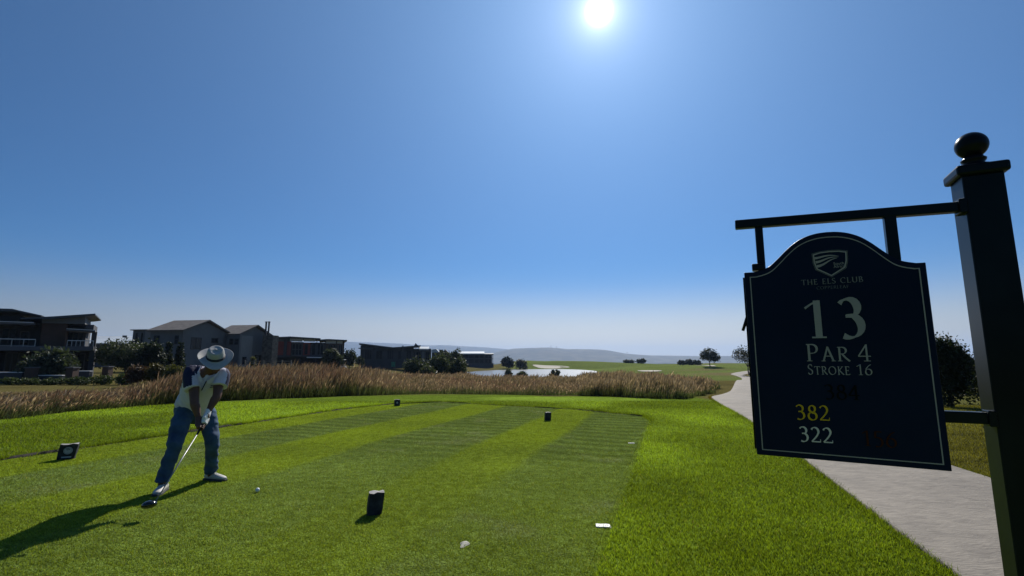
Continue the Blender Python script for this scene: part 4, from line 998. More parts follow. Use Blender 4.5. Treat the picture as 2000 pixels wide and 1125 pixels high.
frame(37, 110, 47)
def pitched(par, px0, px1, pyf, pyb, Y, d, mat, t=0.25):
    """single-pitch roof rising away: front edge at pyf on plane Y, back edge at pyb, d further"""
    a, b, c, e = la(px0, pyf, Y), la(px1, pyf, Y), la(px1, pyb, Y + d), la(px0, pyb, Y + d); u = Vector((0, 0, -t))
    return HB().add([a, b, c, e, a + u, b + u, c + u, e + u], [(0, 1, 2, 3), (4, 5, 6, 7), (0, 1, 5, 4), (1, 2, 6, 5), (2, 3, 7, 6), (3, 0, 4, 7)]).build('roof', mat, par)
# --- leftmost house, two storeys, dark mono-pitch roofs
h1 = tag(empty('modern_house', hpos(60, 738, 50, GB_)), 'leftmost two storey house with upswept dark roofs, brown wall and railed balconies', 'house', 'houses along the left side of the course')
Y = 47.0
wall(h1, -110, 684, 4, 740, Y + 3.2, 6, M_roomshade, 'ground_floor_wall', zb=-0.8)
wall(h1, 4, 684, 176, 740, Y + 3.2, 6, M_roomshade, 'ground_floor_wall', zb=-0.8)
wall(h1, 80, 626, 129, 676.5, Y + 0.3, 7, M_brown, 'brown_wall')
wall(h1, -110, 626, 80, 676.5, Y + 3.0, 5, M_charc, 'recessed_wall')
wall(h1, 129, 632, 168, 676.5, Y + 2.2, 5, M_charc, 'recessed_wall')
slab(h1, [(-110, 616), (40, 616), (40, 632), (-110, 630)], Y + 1.2, 6.5, M_charc, 'parapet')
slab(h1, [(82, 619), (166, 614.5), (166, 633), (82, 631)], Y + 0.1, 7, M_plaster, 'gable_panel')
slab(h1, [(-140, 604), (-60, 601), (24, 603), (34, 605.5), (82, 616), (80, 618), (30, 608), (-140, 607)], Y - 0.3, 9, M_roofm, 'roof')
slab(h1, [(40, 620.5), (100, 618), (186, 612.3), (186, 615.3), (172, 617), (100, 622.5), (40, 623)], Y - 0.6, 9, M_roofm, 'roof')
slab(h1, [(-110, 625), (66, 630.5), (66, 634), (-110, 630)], Y - 0.9, 3.6, M_slabg, 'canopy')
slab(h1, [(-110, 624), (66, 629.2), (66, 630.4), (-110, 625)], Y - 0.95, 0.1, M_slabw, 'canopy_edge')
slab(h1, [(130, 642.3), (186, 645.6), (186, 648.6), (130, 645.6)], Y - 0.9, 3, M_slabg, 'canopy')
slab(h1, [(130, 641.4), (186, 644.6), (186, 645.6), (130, 642.4)], Y - 0.95, 0.1, M_slabw, 'canopy_edge')
wall(h1, 167, 634, 183, 646, Y + 0.2, 5, M_charc, 'corner_wall')
wall(h1, 174, 648, 184, 740, Y - 0.2, 0.5, M_charc, 'column', zb=-0.6)
slab(h1, [(-110, 676.5), (183, 676.5), (183, 684.5), (-110, 684.5)], Y - 0.9, 4.2, M_slabg, 'balcony_slab')
window(h1, -60, 640, -8, 673, Y + 3.0, (2, 0), 0.09)
window(h1, 2, 641, 32, 673, Y + 3.0, (1, 0), 0.09)
window(h1, 38, 647, 58, 675, Y + 3.0, (0, 0), 0.09, M_slabg)
window(h1, 131, 649, 163, 674, Y + 2.2, (2, 0), 0.09)
window(h1, 8, 688, 60, 732, Y + 3.2, (3, 0), 0.1); window(h1, 100, 690, 165, 732, Y + 3.2, (3, 0), 0.1); window(h1, -90, 688, -20, 732, Y + 3.2, (3, 0), 0.1)
railing(h1, -100, 70, 660.8, 676.5, Y - 0.8, 7); railing(h1, 132, 183, 664.8, 681.5, Y - 0.85, 6)

frame()
def pillar(px0, px1, ptop, Y, label):
    r = tag(empty('gate_pillar', (rx((px0 + px1) / 2, ptop, Y), Y, GB_)), label, 'gate pillar', 'gate pillars before the leftmost house')
    x0, x1 = rx(px0, ptop, Y), rx(px1, ptop, Y); z1 = zz_(ptop, Y)
    HB().box(x0, x1, Y, Y + (x1 - x0), GB_ - 0.2, z1).build('shaft', M_brown, r)
    HB().box(x0 - 0.06, x1 + 0.06, Y - 0.06, Y + (x1 - x0) + 0.06, z1 + 0.001, z1 + 0.08).build('capping', M_slabg, r)
pillar(49, 63, 719, 39, 'dark gate pillar left of the wispy shrub'); pillar(129, 143, 719, 39, 'dark gate pillar right of the wispy shrub'); pillar(200, 212, 717, 42, 'dark gate pillar under the broad pale tree')
def lowwall(px0, px1, ptop, Y, label):
    r = tag(empty('garden_wall', (rx((px0 + px1) / 2, ptop, Y), Y, GB_)), label, 'garden wall')
    x0, x1 = rx(px0, ptop, Y), rx(px1, ptop, Y); z1 = zz_(ptop, Y)
    HB().box(x0, x1, Y, Y + 0.25, GB_ - 0.2, z1).build('wall', M_charc, r); HB().box(x0 - 0.03, x1 + 0.03, Y - 0.03, Y + 0.28, z1 + 0.001, z1 + 0.06).build('coping', M_slabw, r)
lowwall(-60, 44, 728, 40, 'low dark garden wall with pale coping at the far left edge')
lowwall(75, 121, 734, 39.6, 'short low garden wall with pale coping between the two gate pillars')
lowwall(144, 175, 725.5, 41, 'short low garden wall with pale coping right of the second pillar')

frame(38, 205, 118)
# --- pale roof and far block between the first two houses
h6 = tag(empty('far_building', hpos(215, 680, 118, GB_)), 'low far building with pale sheet roof between the leftmost and grey gabled houses', 'building', 'houses along the left side of the course')
pitched(h6, 150, 260, 670, 656.5, 117.6, 11, M_rooflt)
wall(h6, 150, 670, 262, 716, 118.2, 9, M_charc, 'lower_wall', zb=-1.2)
wall(h6, 239, 655.2, 248, 659, 118.6, 1, M_charc, 'roof_vent')

frame(-11, 358, 75)
# --- grey gabled house; the gable walls look to +X
h2 = tag(empty('gabled_house', (-54, 80, GB_)), 'grey plastered house with two brown tiled gables and a stone chimney', 'house', 'houses along the left side of the course')
def gable(par, pxn, Yn, Yf, pyeave, pyapex, pxleft, pxrid, mat=M_plaster):
    X = rx(pxn, pyeave, Yn); ze = zz_(pyeave, Yn, pxn); Ym = (Yn + Yf) / 2; za = zz_(pyapex, Ym, pxn + (pxrid - pxn) * 0.0 + 40); XL = rx(pxleft, pyeave, Yn); XR = rx(pxrid, pyapex, Ym)
    b = HB().prism([(X, Yn, -0.8), (X, Yf, -0.8), (X, Yf, ze), (X, Ym, za - 0.25), (X, Yn, ze)], (XL - X, 0, 0)); b.build('wall', mat, par)
    o = 0.45; t = 0.22
    A = Vector((X + o, Yn - o, ze - 0.12)); B = Vector((X + o, Ym, za)); D = Vector((X + o, Yf + o, ze - 0.12)); A2 = Vector((XL - o, Yn - o, ze - 0.12)); B2 = Vector((XR, Ym, za)); D2 = Vector((XL - o, Yf + o, ze - 0.12))
    u = Vector((0, 0, t))
    m = HB(); m.add([A, B, B2, A2, A + u, B + u, B2 + u, A2 + u], [(0, 1, 2, 3), (4, 5, 6, 7), (0, 1, 5, 4), (1, 2, 6, 5), (2, 3, 7, 6), (3, 0, 4, 7)]); m.build('roof', M_rooft, par)
    m = HB(); m.add([D, B, B2, D2, D + u, B + u, B2 + u, D2 + u], [(0, 1, 2, 3), (4, 5, 6, 7), (0, 1, 5, 4), (1, 2, 6, 5), (2, 3, 7, 6), (3, 0, 4, 7)]); m.build('roof', M_rooft, par)
    m = HB(); m.add([A2 + u * .98, B2 + u * .98, D2 + u * .98, A2, D2], [(0, 1, 2), (3, 0, 2, 4)]); m.build('roof_hip', M_rooft, par)
    return X, ze, Ym
X1, ze1, Ym1 = gable(h2, 358, 75, 84, 645.5, 627.5, 295, 340)
X2, ze2, Ym2 = gable(h2, 467, 84, 92, 653, 636.8, 425, 452)
wall(h2, 255, 644.5, 294, 740, 75.3, 8, M_plaster, 'left_wing', zb=-0.8)
wall(h2, 254, 643.2, 296, 645, 75.0, 8.4, M_slabg, 'parapet_cap')
window(h2, 264, 650, 269, 673, 75.3, (0, 0)); window(h2, 275, 650, 279, 673, 75.3, (0, 0))
wall(h2, 281, 646, 293, 700, 75.15, 0.14, M_plasterl, 'pilaster')
window(h2, 341, 655, 349, 672, 75, (0, 1), 0.08); window(h2, 300, 655, 312, 672, 75, (1, 1), 0.08)
side_window(h2, X1, 76.6, 78.6, zz_(682, 76, 372), zz_(658, 76, 372)); side_window(h2, X1, 80.6, 82.0, zz_(670, 81, 423), zz_(660, 81, 423))
wall(h2, 440, 652, 467, 716, 83.6, 0.38, M_plaster, 'link_wall', zb=-0.8)
window(h2, 448, 661.5, 456, 673, 83.6, (0, 1), 0.08); window(h2, 458, 661.5, 466, 673, 83.6, (0, 1), 0.08)
HB().box(X2 + 0.02, X2 + 0.16, 84.1, 87.2, -0.8, zz_(656, 86, 480)).build('light_wall_panel', M_plasterl, h2)
side_window(h2, X2 + 0.16, 85.0, 86.0, zz_(712, 86, 478), zz_(697, 86, 478)); side_window(h2, X2, 88.2, 90.2, zz_(716, 89, 500), zz_(693, 89, 500))
ch = wall(h2, 511, 655, 531, 716, 88.5, 1.6, M_chim, 'chimney', zb=-0.8)
for a in (519.5, 525.0):
    x = rx(a, 640, 89.4); HB().tube([(x, 89.4, zz_(655, 89.4, 522)), (x, 89.4, zz_(629.5, 89.4, 522))], 0.15, 8).build('flue', M_frame, ch)
    HB().tube([(x, 89.4, zz_(629.5, 89.4, 522)), (x, 89.4, zz_(628, 89.4, 522))], 0.22, 8).build('cowl', M_frame, ch)
wall(h2, 529, 664, 534, 716, 91, 0.5, M_plaster, 'wall', zb=-0.8)

frame(21, 600, 100)
# --- red walled flat roofed house
h3 = tag(empty('flat_roofed_house', hpos(600, 716, 104, -0.9)), 'flat roofed house with terracotta red walls and tall dark glazing', 'house', 'houses along the left side of the course')
Y = 100.0
slab(h3, [(530, 658.6), (566, 657.0), (626, 660.6), (626, 662.8), (566, 659.4), (530, 660.8)], Y - 1.2, 12, M_roofm, 'roof')
slab(h3, [(624, 663.2), (640, 662.0), (678, 663.9), (678, 666.2), (640, 664.4), (624, 665.4)], Y - 0.6, 12, M_roofm, 'roof')
wall(h3, 533, 667, 556, 694, Y + 0.2, 9, M_red, 'red_wall'); wall(h3, 533, 661.4, 564, 667, Y + 0.3, 8, M_plaster, 'clerestory')
wall(h3, 554, 662, 560, 696, Y - 0.4, 0.6, M_charc, 'column'); wall(h3, 559, 667, 568, 694, Y, 9, M_red, 'red_wall')
wall(h3, 568, 668, 592, 696, Y + 0.6, 8, M_charc, 'wall'); wall(h3, 592, 669, 606, 694, Y + 0.1, 8, M_red, 'red_wall'); wall(h3, 606, 669, 634, 696, Y + 0.6, 8, M_charc, 'wall')
wall(h3, 634, 667, 671, 696, Y + 1.0, 8, M_brown, 'wall')
for a, b in ((566, 591), (593, 616)):
    wall(h3, a, 661.2, b, 667, Y + 0.1, 0.3, M_rooflt, 'clerestory_panel')
for a, b in ((636, 656), (658, 669)):
    wall(h3, a, 665.3, b, 671, Y + 0.4, 0.3, M_rooflt, 'clerestory_panel')
for a, b, n_ in ((570, 590, 2), (608, 617, 0), (619, 632, 1)): window(h3, a, 671, b, 694, Y + 0.6, (n_, 1 if n_ == 2 else 0), 0.12, M_slabg)
for a, b in ((640, 649), (651, 659), (661, 669)): window(h3, a, 673, b, 694, Y + 1.0, (1, 0), 0.12, M_slabg)
wall(h3, 595, 672, 601, 692, Y + 0.04, 0.05, M_roomshade, 'door')
for a in (617.5, 635, 656.5, 671): wall(h3, a - 0.7, 666, a + 0.7, 716, Y - 0.5, 0.15, M_frame, 'column', zb=-1.4)
wall(h3, 531, 694, 672, 698, Y - 0.2, 8, M_charc, 'floor_slab'); wall(h3, 533, 698, 672, 720, Y + 1.5, 7, M_roomshade, 'ground_floor_wall', zb=-1.6)
slab(h3, [(570, 693.6), (597, 694.8), (597, 696.0), (570, 694.8)], Y - 1.6, 1.5, M_slabg, 'canopy_edge'); slab(h3, [(599, 697.0), (632, 697.4), (632, 699.2), (599, 698.8)], Y - 2.0, 1.8, M_slabw, 'canopy_edge'); slab(h3, [(644, 696.8), (669, 697.3), (669, 698.9), (644, 698.3)], Y - 2.0, 1.8, M_slabw, 'canopy_edge')

frame(13, 770, 128)
# --- butterfly roofed dark house
h4 = tag(empty('butterfly_roofed_house', hpos(760, 716, 132, -1.0)), 'dark house with a butterfly roof and small chimney right of the red house', 'house', 'houses along the left side of the course')
Y = 128.0
slab(h4, [(701, 670.8), (706, 670.6), (768, 678.2), (822, 674.4), (822, 676.4), (768, 680.6), (706, 673.4), (701, 673)], Y - 1, 14, M_roofm, 'roof')
slab(h4, [(704, 675), (708, 674.6), (768, 680.6), (808, 677.4), (808, 720), (704, 720)], Y, 12, M_charc, 'wall')
wall(h4, 700, 679.4, 728, 681.4, Y - 0.8, 1, M_roofm, 'canopy_edge')
wall(h4, 785.5, 675, 788, 687, Y - 0.4, 0.6, M_slabg, 'chimney')
slab(h4, [(809, 675), (811, 671.5), (812, 669.6), (813, 671.5), (817, 675)], Y + 1, 0.8, M_frame, 'roof_finial')
pitched(h4, 818, 838, 682, 677, Y - 0.6, 8, M_rooflt)
wall(h4, 808, 683, 842, 720, Y + 0.4, 10, M_charc, 'wall', zb=-2.2); wall(h4, 824, 686, 829, 706, Y - 0.6, 0.5, M_plaster, 'column')
wall(h4, 808, 681, 842, 683.4, Y - 0.4, 11, M_slabg, 'roof_edge')
window(h4, 756, 684, 769, 702, Y, (2, 0), 0.14); window(h4, 712, 683, 726, 702, Y, (2, 0), 0.14); window(h4, 734, 684, 747, 702, Y, (1, 0), 0.14); window(h4, 777, 685, 784, 702, Y, (0, 0), 0.14)
window(h4, 793, 684, 804, 702, Y, (1, 0), 0.14); window(h4, 812, 687, 822, 704, Y + 0.4, (1, 0), 0.14); window(h4, 831, 687, 840, 704, Y + 0.4, (1, 0), 0.14)

frame(5, 900, 180)
# --- small gabled and long white roofed lakeside buildings
h7 = tag(empty('small_house', hpos(860, 705, 165, -2.2)), 'small house with a pale gabled roof behind the dark bush clump', 'house', 'houses along the left side of the course')
slab(h7, [(843, 683), (852, 681.6), (858, 688.4), (843, 688.6)], 165, 5, M_rooflt, 'roof'); slab(h7, [(864, 688.8), (869, 682.2), (876, 688.8)], 165, 6, M_rooft, 'roof'); wall(h7, 843, 688.7, 878, 712, 165.5, 6, M_charc, 'wall', zb=-3.2)
wall(h7, 858, 682.8, 865, 689, 164.6, 2, M_frame, 'chimney')
h5 = tag(empty('lakeside_building', hpos(935, 712, 190, -2.6)), 'long dark building with open verandas and thin pale roof beside the lake', 'building', 'houses along the left side of the course')
Y = 232.0
pitched(h5, 896, 946, 690.2, 686.4, Y - 1.5, 12, M_rooflt, 0.5); pitched(h5, 946, 964, 691.4, 689.6, Y - 1.3, 12, M_roofm, 0.5)
wall(h5, 898, 691, 961, 714, Y + 2.5, 8, M_roomshade, 'wall', zb=-4.2)
wall(h5, 898, 700, 963, 701.2, Y - 0.6, 3, M_slabg, 'balcony_slab'); wall(h5, 898, 709.5, 964, 712.5, Y - 1, 4, M_charc, 'base', zb=-4.2)
for a in (904, 915, 926, 936, 946, 954, 962.6): wall(h5, a - 0.55, 691, a + 0.55, 711, Y - 0.4, 0.25, M_frame, 'column', zb=-3.4)
for a, b in ((927, 935), (937, 945), (947, 953), (955, 961)): window(h5, a, 693, b, 699.6, Y + 2.5, (0, 0), 0.15)
for a, b in ((906, 914), (927, 935), (937, 945), (947, 953)): window(h5, a, 702, b, 709, Y + 2.5, (0, 0), 0.15)

frame()
# --- far pavilion on the fairway skyline
h8 = tag(empty('far_pavilion', hpos(1180, 712, 285, -1.5)), 'low dark pavilion roofs just breaking the skyline behind the fairway', 'building')
slab(h8, [(1160, 711), (1163, 708), (1182, 707.2), (1186, 709), (1200, 710.2), (1210, 710.4), (1210, 714), (1158, 714)], 285, 10, M_roofm, 'roof'); wall(h8, 1150, 710.6, 1166, 714, 284, 5, M_slabg, 'wall', zb=-8); wall(h8, 1166, 713.5, 1209, 716, 286, 8, M_charc, 'wall', zb=-8)

# --- post and rail fence before the gabled house
fn = tag(empty('rail_fence', hpos(530, 712, 80, -0.5)), 'post and rail timber fence behind the tall grass by the stone chimney', 'fence')
M_timb = pmat('grey_timber', (0.16, 0.15, 0.13), 0.9, 0.2, 2)
for a in (478, 496, 514, 532, 550, 568): x = rx(a, 712, 80); HB().box(x - 0.07, x + 0.07, 80, 80.14, -0.8, zz_(703, 80)).build('post', M_timb, fn)
for b in (705.5, 709.5): HB().box(rx(478, b, 80), rx(568, b, 80), 79.93, 79.995, zz_(b, 80) - 0.05, zz_(b, 80) + 0.05).build('rail', M_timb, fn)

# --- golf cart seen over the grass
gc = tag(empty('golf_cart', hpos(664, 716, 93, -0.55)), 'parked golf cart with white roof at the right end of the red house', 'golf cart')
gx = rx(664, 710, 93); gz = float(hgt(gx, 93)); rt = zz_(702.5, 93)
gz = rt - 1.85
def gb(n, a, b, c, d, e, f, m): return HB().box(gx + a, gx + b, 93 + c, 93 + d, gz + e, gz + f).build(n, m, gc, bevel=0.03)
gb('roof', -0.75, 0.95, -0.6, 0.6, 1.80, 1.88, M_slabw); gb('body', -1.1, 1.15, -0.58, 0.58, 0.28, 0.62, M_slabw); gb('seat', -0.55, 0.05, -0.55, 0.55, 0.62, 0.80, M_brown); gb('backrest', -0.62, -0.5, -0.55, 0.55, 0.80, 1.15, M_brown); gb('dashboard', 0.55, 0.9, -0.55, 0.55, 0.62, 0.95, M_charc)
for a in (-0.7, 0.88):
    for c in (-0.55, 0.55): HB().tube([(gx + a, 93 + c, gz + 0.6), (gx + a * 0.95, 93 + c, gz + 1.8)], 0.025, 6).build('roof_post', M_frame, gc)
for a in (-0.75, 0.8):
    for c in (-0.55, 0.55): HB().lathe((gx + a, 93 + c - 0.08, gz + 0.22), (0, 1, 0), [(0.02, 0), (0.2, 0), (0.22, 0.03), (0.22, 0.13), (0.2, 0.16), (0.02, 0.16)], 14).build('wheel', M_frame, gc)
# --- green netting screen
gs = tag(empty('netting_screen', hpos(866, 714, 88, -1.0)), 'small blue green netting screen on two stakes left of the dark bushes', 'screen')
gs.location.x = rx(768, 712, 88)
M_net = pmat('green_net', (0.03, 0.19, 0.15), 0.8, 0.2, 3)
x0, x1 = rx(764, 710, 88), rx(772, 710, 88)
pts = [(x0 + (x1 - x0) * i / 6, 88 + 0.06 * math.sin(i * 1.7)) for i in range(7)]
mb = HB(); zt, zb_ = zz_(706.5, 88), zz_(716, 88)
mb.add([(a, b, zt - 0.05 * (i % 2)) for i, (a, b) in enumerate(pts)] + [(a, b + 0.02, zb_) for a, b in pts], [(i, i + 1, 8 + i, 7 + i) for i in range(6)]); mb.build('net', M_net, gs)
for x in (x0, x1): HB().tube([(x, 88.03, zb_ - 0.6), (x, 88.03, zt + 0.1)], 0.03, 6).build('stake', M_timb, gs)
# --- masts on the hill
for i, (px, pt, pb, lb) in enumerate([(1076, 674.5, 681, 'tallest thin mast on the crest of the blue hill'), (1087, 676, 682, 'shorter mast just right of the tallest on the hill crest'), (1225, 687, 694, 'lone thin mast on the right shoulder of the blue hill')]):
    Y = 4150.0; r = tag(empty('hill_mast', (rx(px, pb, Y), Y, zz_(pb + 3, Y))), lb, 'mast', 'masts on the far hill')
    x = rx(px, pb, Y); HB().tube([(x, Y, zz_(pb + 4, Y)), (x, Y, zz_(pt, Y))], [2.2, 1.0], 5).build('shaft', M_frame, r); HB().box(x - 4, x + 4, Y - 1, Y + 1, zz_(pt + 1.6, Y), zz_(pt + 1.0, Y)).build('cross_arm', M_frame, r)
# ------------------------------------------------------------------ golfer
def catmull(P, k=6):
    P = [np.array(p, float) for p in P]; out_ = []
    for i in range(len(P) - 1):
        p0 = P[max(i - 1, 0)]; p1 = P[i]; p2 = P[i + 1]; p3 = P[min(i + 2, len(P) - 1)]
        for j in range(k):
            t = j / k; out_.append(0.5 * ((2 * p1) + (p2 - p0) * t + (2 * p0 - 5 * p1 + 4 * p2 - p3) * t * t + (3 * p1 - p0 - 3 * p2 + p3) * t ** 3))
    out_.append(P[-1]); return out_
def loft(mb, pts, side, k=6, n=20, round_ends=True):
    """pts: (x, y, z, half width along side, half depth across); closed tapered limb"""
    Q = catmull(pts, k); vv = []; rings = []
    if round_ends:
        def capped(a, b):
            d = np.array(a[:3]) - np.array(b[:3]); d = d / (np.linalg.norm(d) + 1e-9); r = min(a[3], a[4]); o = []
            for f, g in ((0.45, 0.88), (0.75, 0.62), (0.93, 0.32)): o.append(np.r_[np.array(a[:3]) + d * r * f * 0.8, a[3] * g, a[4] * g])
            return o
        Q = capped(Q[0], Q[1])[::-1] + Q + capped(Q[-1], Q[-2])
    side = Vector(side)
    for i, q in enumerate(Q):
        c = Vector(q[:3]); t = (Vector(Q[min(i + 1, len(Q) - 1)][:3]) - Vector(Q[max(i - 1, 0)][:3])).normalized()
        a = (side - t * side.dot(t)); a = a.normalized() if a.length > 1e-4 else t.orthogonal().normalized(); b = t.cross(a)
        vv += [c + a * (math.cos(2 * math.pi * j / n) * q[3]) + b * (math.sin(2 * math.pi * j / n) * q[4]) for j in range(n)]
    m = len(Q); fs = [(i * n + j, i * n + (j + 1) % n, (i + 1) * n + (j + 1) % n, (i + 1) * n + j) for i in range(m - 1) for j in range(n)]
    fs += [tuple(range(n - 1, -1, -1)), tuple(range((m - 1) * n, m * n))]
    return mb.add(vv, fs)
def ellipsoid(mb, c, axes, n=20, m=12):
    c = Vector(c); A, B, D = [Vector(a) for a in axes]; vv = []
    for i in range(1, m):
        th_ = math.pi * i / m; vv += [c + D * math.cos(th_) + (A * math.cos(2 * math.pi * j / n) + B * math.sin(2 * math.pi * j / n)) * math.sin(th_) for j in range(n)]
    top = len(vv); vv += [c + D, c - D]
    fs = [(i * n + j, i * n + (j + 1) % n, (i + 1) * n + (j + 1) % n, (i + 1) * n + j) for i in range(m - 2) for j in range(n)]
    fs += [(top, (j + 1) % n, j) for j in range(n)] + [(top + 1, (m - 2) * n + j, (m - 2) * n + (j + 1) % n) for j in range(n)]
    return mb.add(vv, fs)
def fuse(name, mb, voxel, mats, parent, smooth=4, wrinkle=None, classify=None):
    me = bpy.data.meshes.new('tmp'); me.from_pydata(mb.v, [], mb.f); me.update()
    bm = bmesh.new(); bm.from_mesh(me); bmesh.ops.recalc_face_normals(bm, faces=bm.faces); bm.to_mesh(me); bm.free()
    ob = bpy.data.objects.new('tmp', me); C.objects.link(ob)
    md = ob.modifiers.new('r', 'REMESH'); md.mode = 'VOXEL'; md.voxel_size = voxel; md.adaptivity = 0
    if smooth: sm = ob.modifiers.new('s', 'SMOOTH'); sm.iterations = smooth; sm.factor = 0.5
    dg = bpy.context.evaluated_depsgraph_get(); m2 = bpy.data.meshes.new_from_object(ob.evaluated_get(dg)); bpy.data.objects.remove(ob)
    if wrinkle:
        amp, sc, stretch = wrinkle; co = [v.co.copy() for v in m2.vertices]; nr = [v.normal.copy() for v in m2.vertices]
        for v, p, nn_ in zip(m2.vertices, co, nr):
            q = Vector((p.x * stretch[0], p.y * stretch[1], p.z * stretch[2])) * sc
            q += Vector((mnoise.noise(q * 0.6), mnoise.noise(q * 0.6 + Vector((7, 1, 3))), 0)) * 0.8
            f = 1 - abs(mnoise.noise(q)) * 2
            v.co = p + nn_ * amp * (f * 0.7 + 0.5 * mnoise.noise(q * 2.3) - 0.3)
    m2.polygons.foreach_set('use_smooth', [True] * len(m2.polygons)); m2.name = name
    o = link(name, m2, parent, mats)
    if classify:
        for p in m2.polygons: p.material_index = classify(p.center, p.normal)
    return o

M_skin = pmat('skin', (0.130, 0.062, 0.042), 0.55, 0.08, 20, bump=0.1, bscale=120, spec=0.3, bdist=0.001)
M_shirtw = pmat('shirt_white', (0.58, 0.57, 0.70), 0.85, 0.03, 30, bump=0.15, bscale=260, bdist=0.001)
M_shirtn = pmat('shirt_navy', (0.010, 0.013, 0.055), 0.85, 0.08, 30, bump=0.15, bscale=260, bdist=0.001)
M_denim = pmat('denim', (0.045, 0.100, 0.185), 0.9, 0.22, 7, bump=0.25, bscale=300, col2=(0.018, 0.046, 0.100), bdist=0.001)
M_shoe = pmat('shoe_grey', (0.52, 0.50, 0.45), 0.6, 0.08, 25, bump=0.2, bscale=90, bdist=0.002)
M_sole = pmat('shoe_sole', (0.05, 0.05, 0.055), 0.7, 0.1, 20)
M_hat = pmat('hat_straw', (0.40, 0.40, 0.385), 0.85, 0.06, 40, bump=0.35, bscale=220, bdist=0.001)
M_band = pmat('hat_band', (0.010, 0.010, 0.013), 0.6, 0.1, 30)
M_glove = pmat('glove_white', (0.78, 0.77, 0.74), 0.6, 0.04, 40)
M_black = pmat('black_gloss', (0.006, 0.006, 0.007), 0.18, 0.1, 20, coat=0.6)
M_shaft = pmat('steel_shaft', (0.22, 0.225, 0.23), 0.4, 0.05, 10, metal=0.5)
M_grip = pmat('rubber_grip', (0.012, 0.012, 0.012), 0.8, 0.1, 40)
M_hair = pmat('grey_hair', (0.16, 0.15, 0.14), 0.8, 0.2, 90, bump=0.5, bscale=200)

FWD = Vector((0.923, -0.383, 0)); STN = Vector((0.383, 0.923, 0))          # where he faces; along his stance (to his left)
g = tag(empty('person', (-3.63, 5.72, 0)), 'golfer in wide brimmed pale hat, white and navy polo and jeans, bending over the club', 'person')
def A_(px, py, Y): return at(px, py, Y)
hipc = A_(378, 792, 5.80)
shR, shL = A_(372, 727, 5.50), A_(437, 731, 5.64)
CHEST_SIDE = (shL - shR).normalized()                                       # golfer's right to left
UPT = ((shR + shL) / 2 - hipc).normalized(); CHN = CHEST_SIDE.cross(UPT).normalized()
if CHN.y > 0: CHN = -CHN
PELV_SIDE = (STN * 0.7 + CHEST_SIDE * 0.55).normalized()
elR, wrR = A_(380, 786, 5.38), A_(387, 815, 5.37)
elL, wrL = A_(424, 772, 5.52), A_(406, 805, 5.43)
handR, handL = A_(393, 834, 5.33), A_(401, 822, 5.38)
HEAD = Vector((-3.185, 4.585, 0.128))                                       # club head
gripc = (handR + handL) / 2
SH = (HEAD - gripc).normalized()                                            # down the shaft
neck = (shR + shL) / 2 + UPT * 0.05 + CHN * 0.02
hatc = A_(421, 698, 5.50)
HAX = Vector((0.28, -0.51, 0.81)).normalized(); FACE = Vector((0.52, -0.70, -0.50)); FACE = (FACE - HAX * FACE.dot(HAX)).normalized(); EAR = HAX.cross(FACE).normalized()
headc = hatc - HAX * 0.050

def P5(p, a, b): return (p[0], p[1], p[2], a, b)
def L_(a, b, t): return Vector(a).lerp(Vector(b), t)
# body: torso, arms, neck, head, hands, legs in one skin
hipR, hipL = A_(359, 806, 5.66), A_(402, 800, 5.88)
knR, knL = A_(340, 872, 5.46), A_(415, 862, 5.80)
anR, anL = A_(316, 944, 5.44), A_(412, 922, 5.95)
B = MB()
loft(B, [P5(hipc, 0.14, 0.10), P5(L_(hipc, neck, .35), 0.135, 0.10), P5(L_(hipc, neck, .7), 0.155, 0.10), P5(L_(hipc, neck, .92), 0.12, 0.075)], CHEST_SIDE)
loft(B, [P5(neck - UPT * 0.03, 0.066, 0.062), P5(L_(neck, headc, 0.5), 0.058, 0.058), P5(headc - FACE * 0.01, 0.06, 0.06)], CHEST_SIDE)
ellipsoid(B, headc + HAX * 0.005, (EAR * 0.075, FACE * 0.095, HAX * 0.095))
ellipsoid(B, headc - HAX * 0.075 + FACE * 0.030, (EAR * 0.052, FACE * 0.058, HAX * 0.055))
ellipsoid(B, headc - HAX * 0.112 + FACE * 0.058, (EAR * 0.024, FACE * 0.022, HAX * 0.018))
loft(B, [P5(headc + FACE * 0.090 - HAX * 0.005, 0.008, 0.008), P5(headc + FACE * 0.108 - HAX * 0.040, 0.013, 0.012)], EAR, 3, 10)
for s in (-1, 1):
    ellipsoid(B, headc + FACE * 0.085 - HAX * 0.042 + EAR * 0.012 * s, (EAR * 0.010, FACE * 0.012, HAX * 0.009), 10, 6)
    ellipsoid(B, headc + EAR * 0.077 * s - HAX * 0.020 - FACE * 0.005, (EAR * 0.010, FACE * 0.020, HAX * 0.032), 12, 8)
    ellipsoid(B, headc + FACE * 0.082 - HAX * 0.008 + EAR * 0.030 * s + HAX * 0.018, (EAR * 0.024, FACE * 0.014, HAX * 0.007), 10, 6)
ellipsoid(B, headc + FACE * 0.088 - HAX * 0.070, (EAR * 0.024, FACE * 0.010, HAX * 0.006), 10, 6); ellipsoid(B, headc + FACE * 0.086 - HAX * 0.082, (EAR * 0.020, FACE * 0.010, HAX * 0.007), 10, 6)
side0 = SH
def armloft(mb, sh, el, wr, pal, s=1.0):
    loft(mb, [P5(sh, 0.058 * s, 0.058 * s), P5(L_(sh, el, .45), 0.054 * s, 0.052 * s), P5(el, 0.044 * s, 0.045 * s), P5(L_(el, wr, .3), 0.046 * s, 0.044 * s), P5(L_(el, wr, .75), 0.033 * s, 0.031 * s), P5(wr, 0.030 * s, 0.025 * s), P5(L_(wr, pal, 0.6), 0.034 * s, 0.022 * s)], FWD)
armloft(B, shR + CHEST_SIDE * 0.035 - UPT * 0.02, elR, wrR, handR); armloft(B, shL - CHEST_SIDE * 0.035 - UPT * 0.02, elL, wrL, handL)
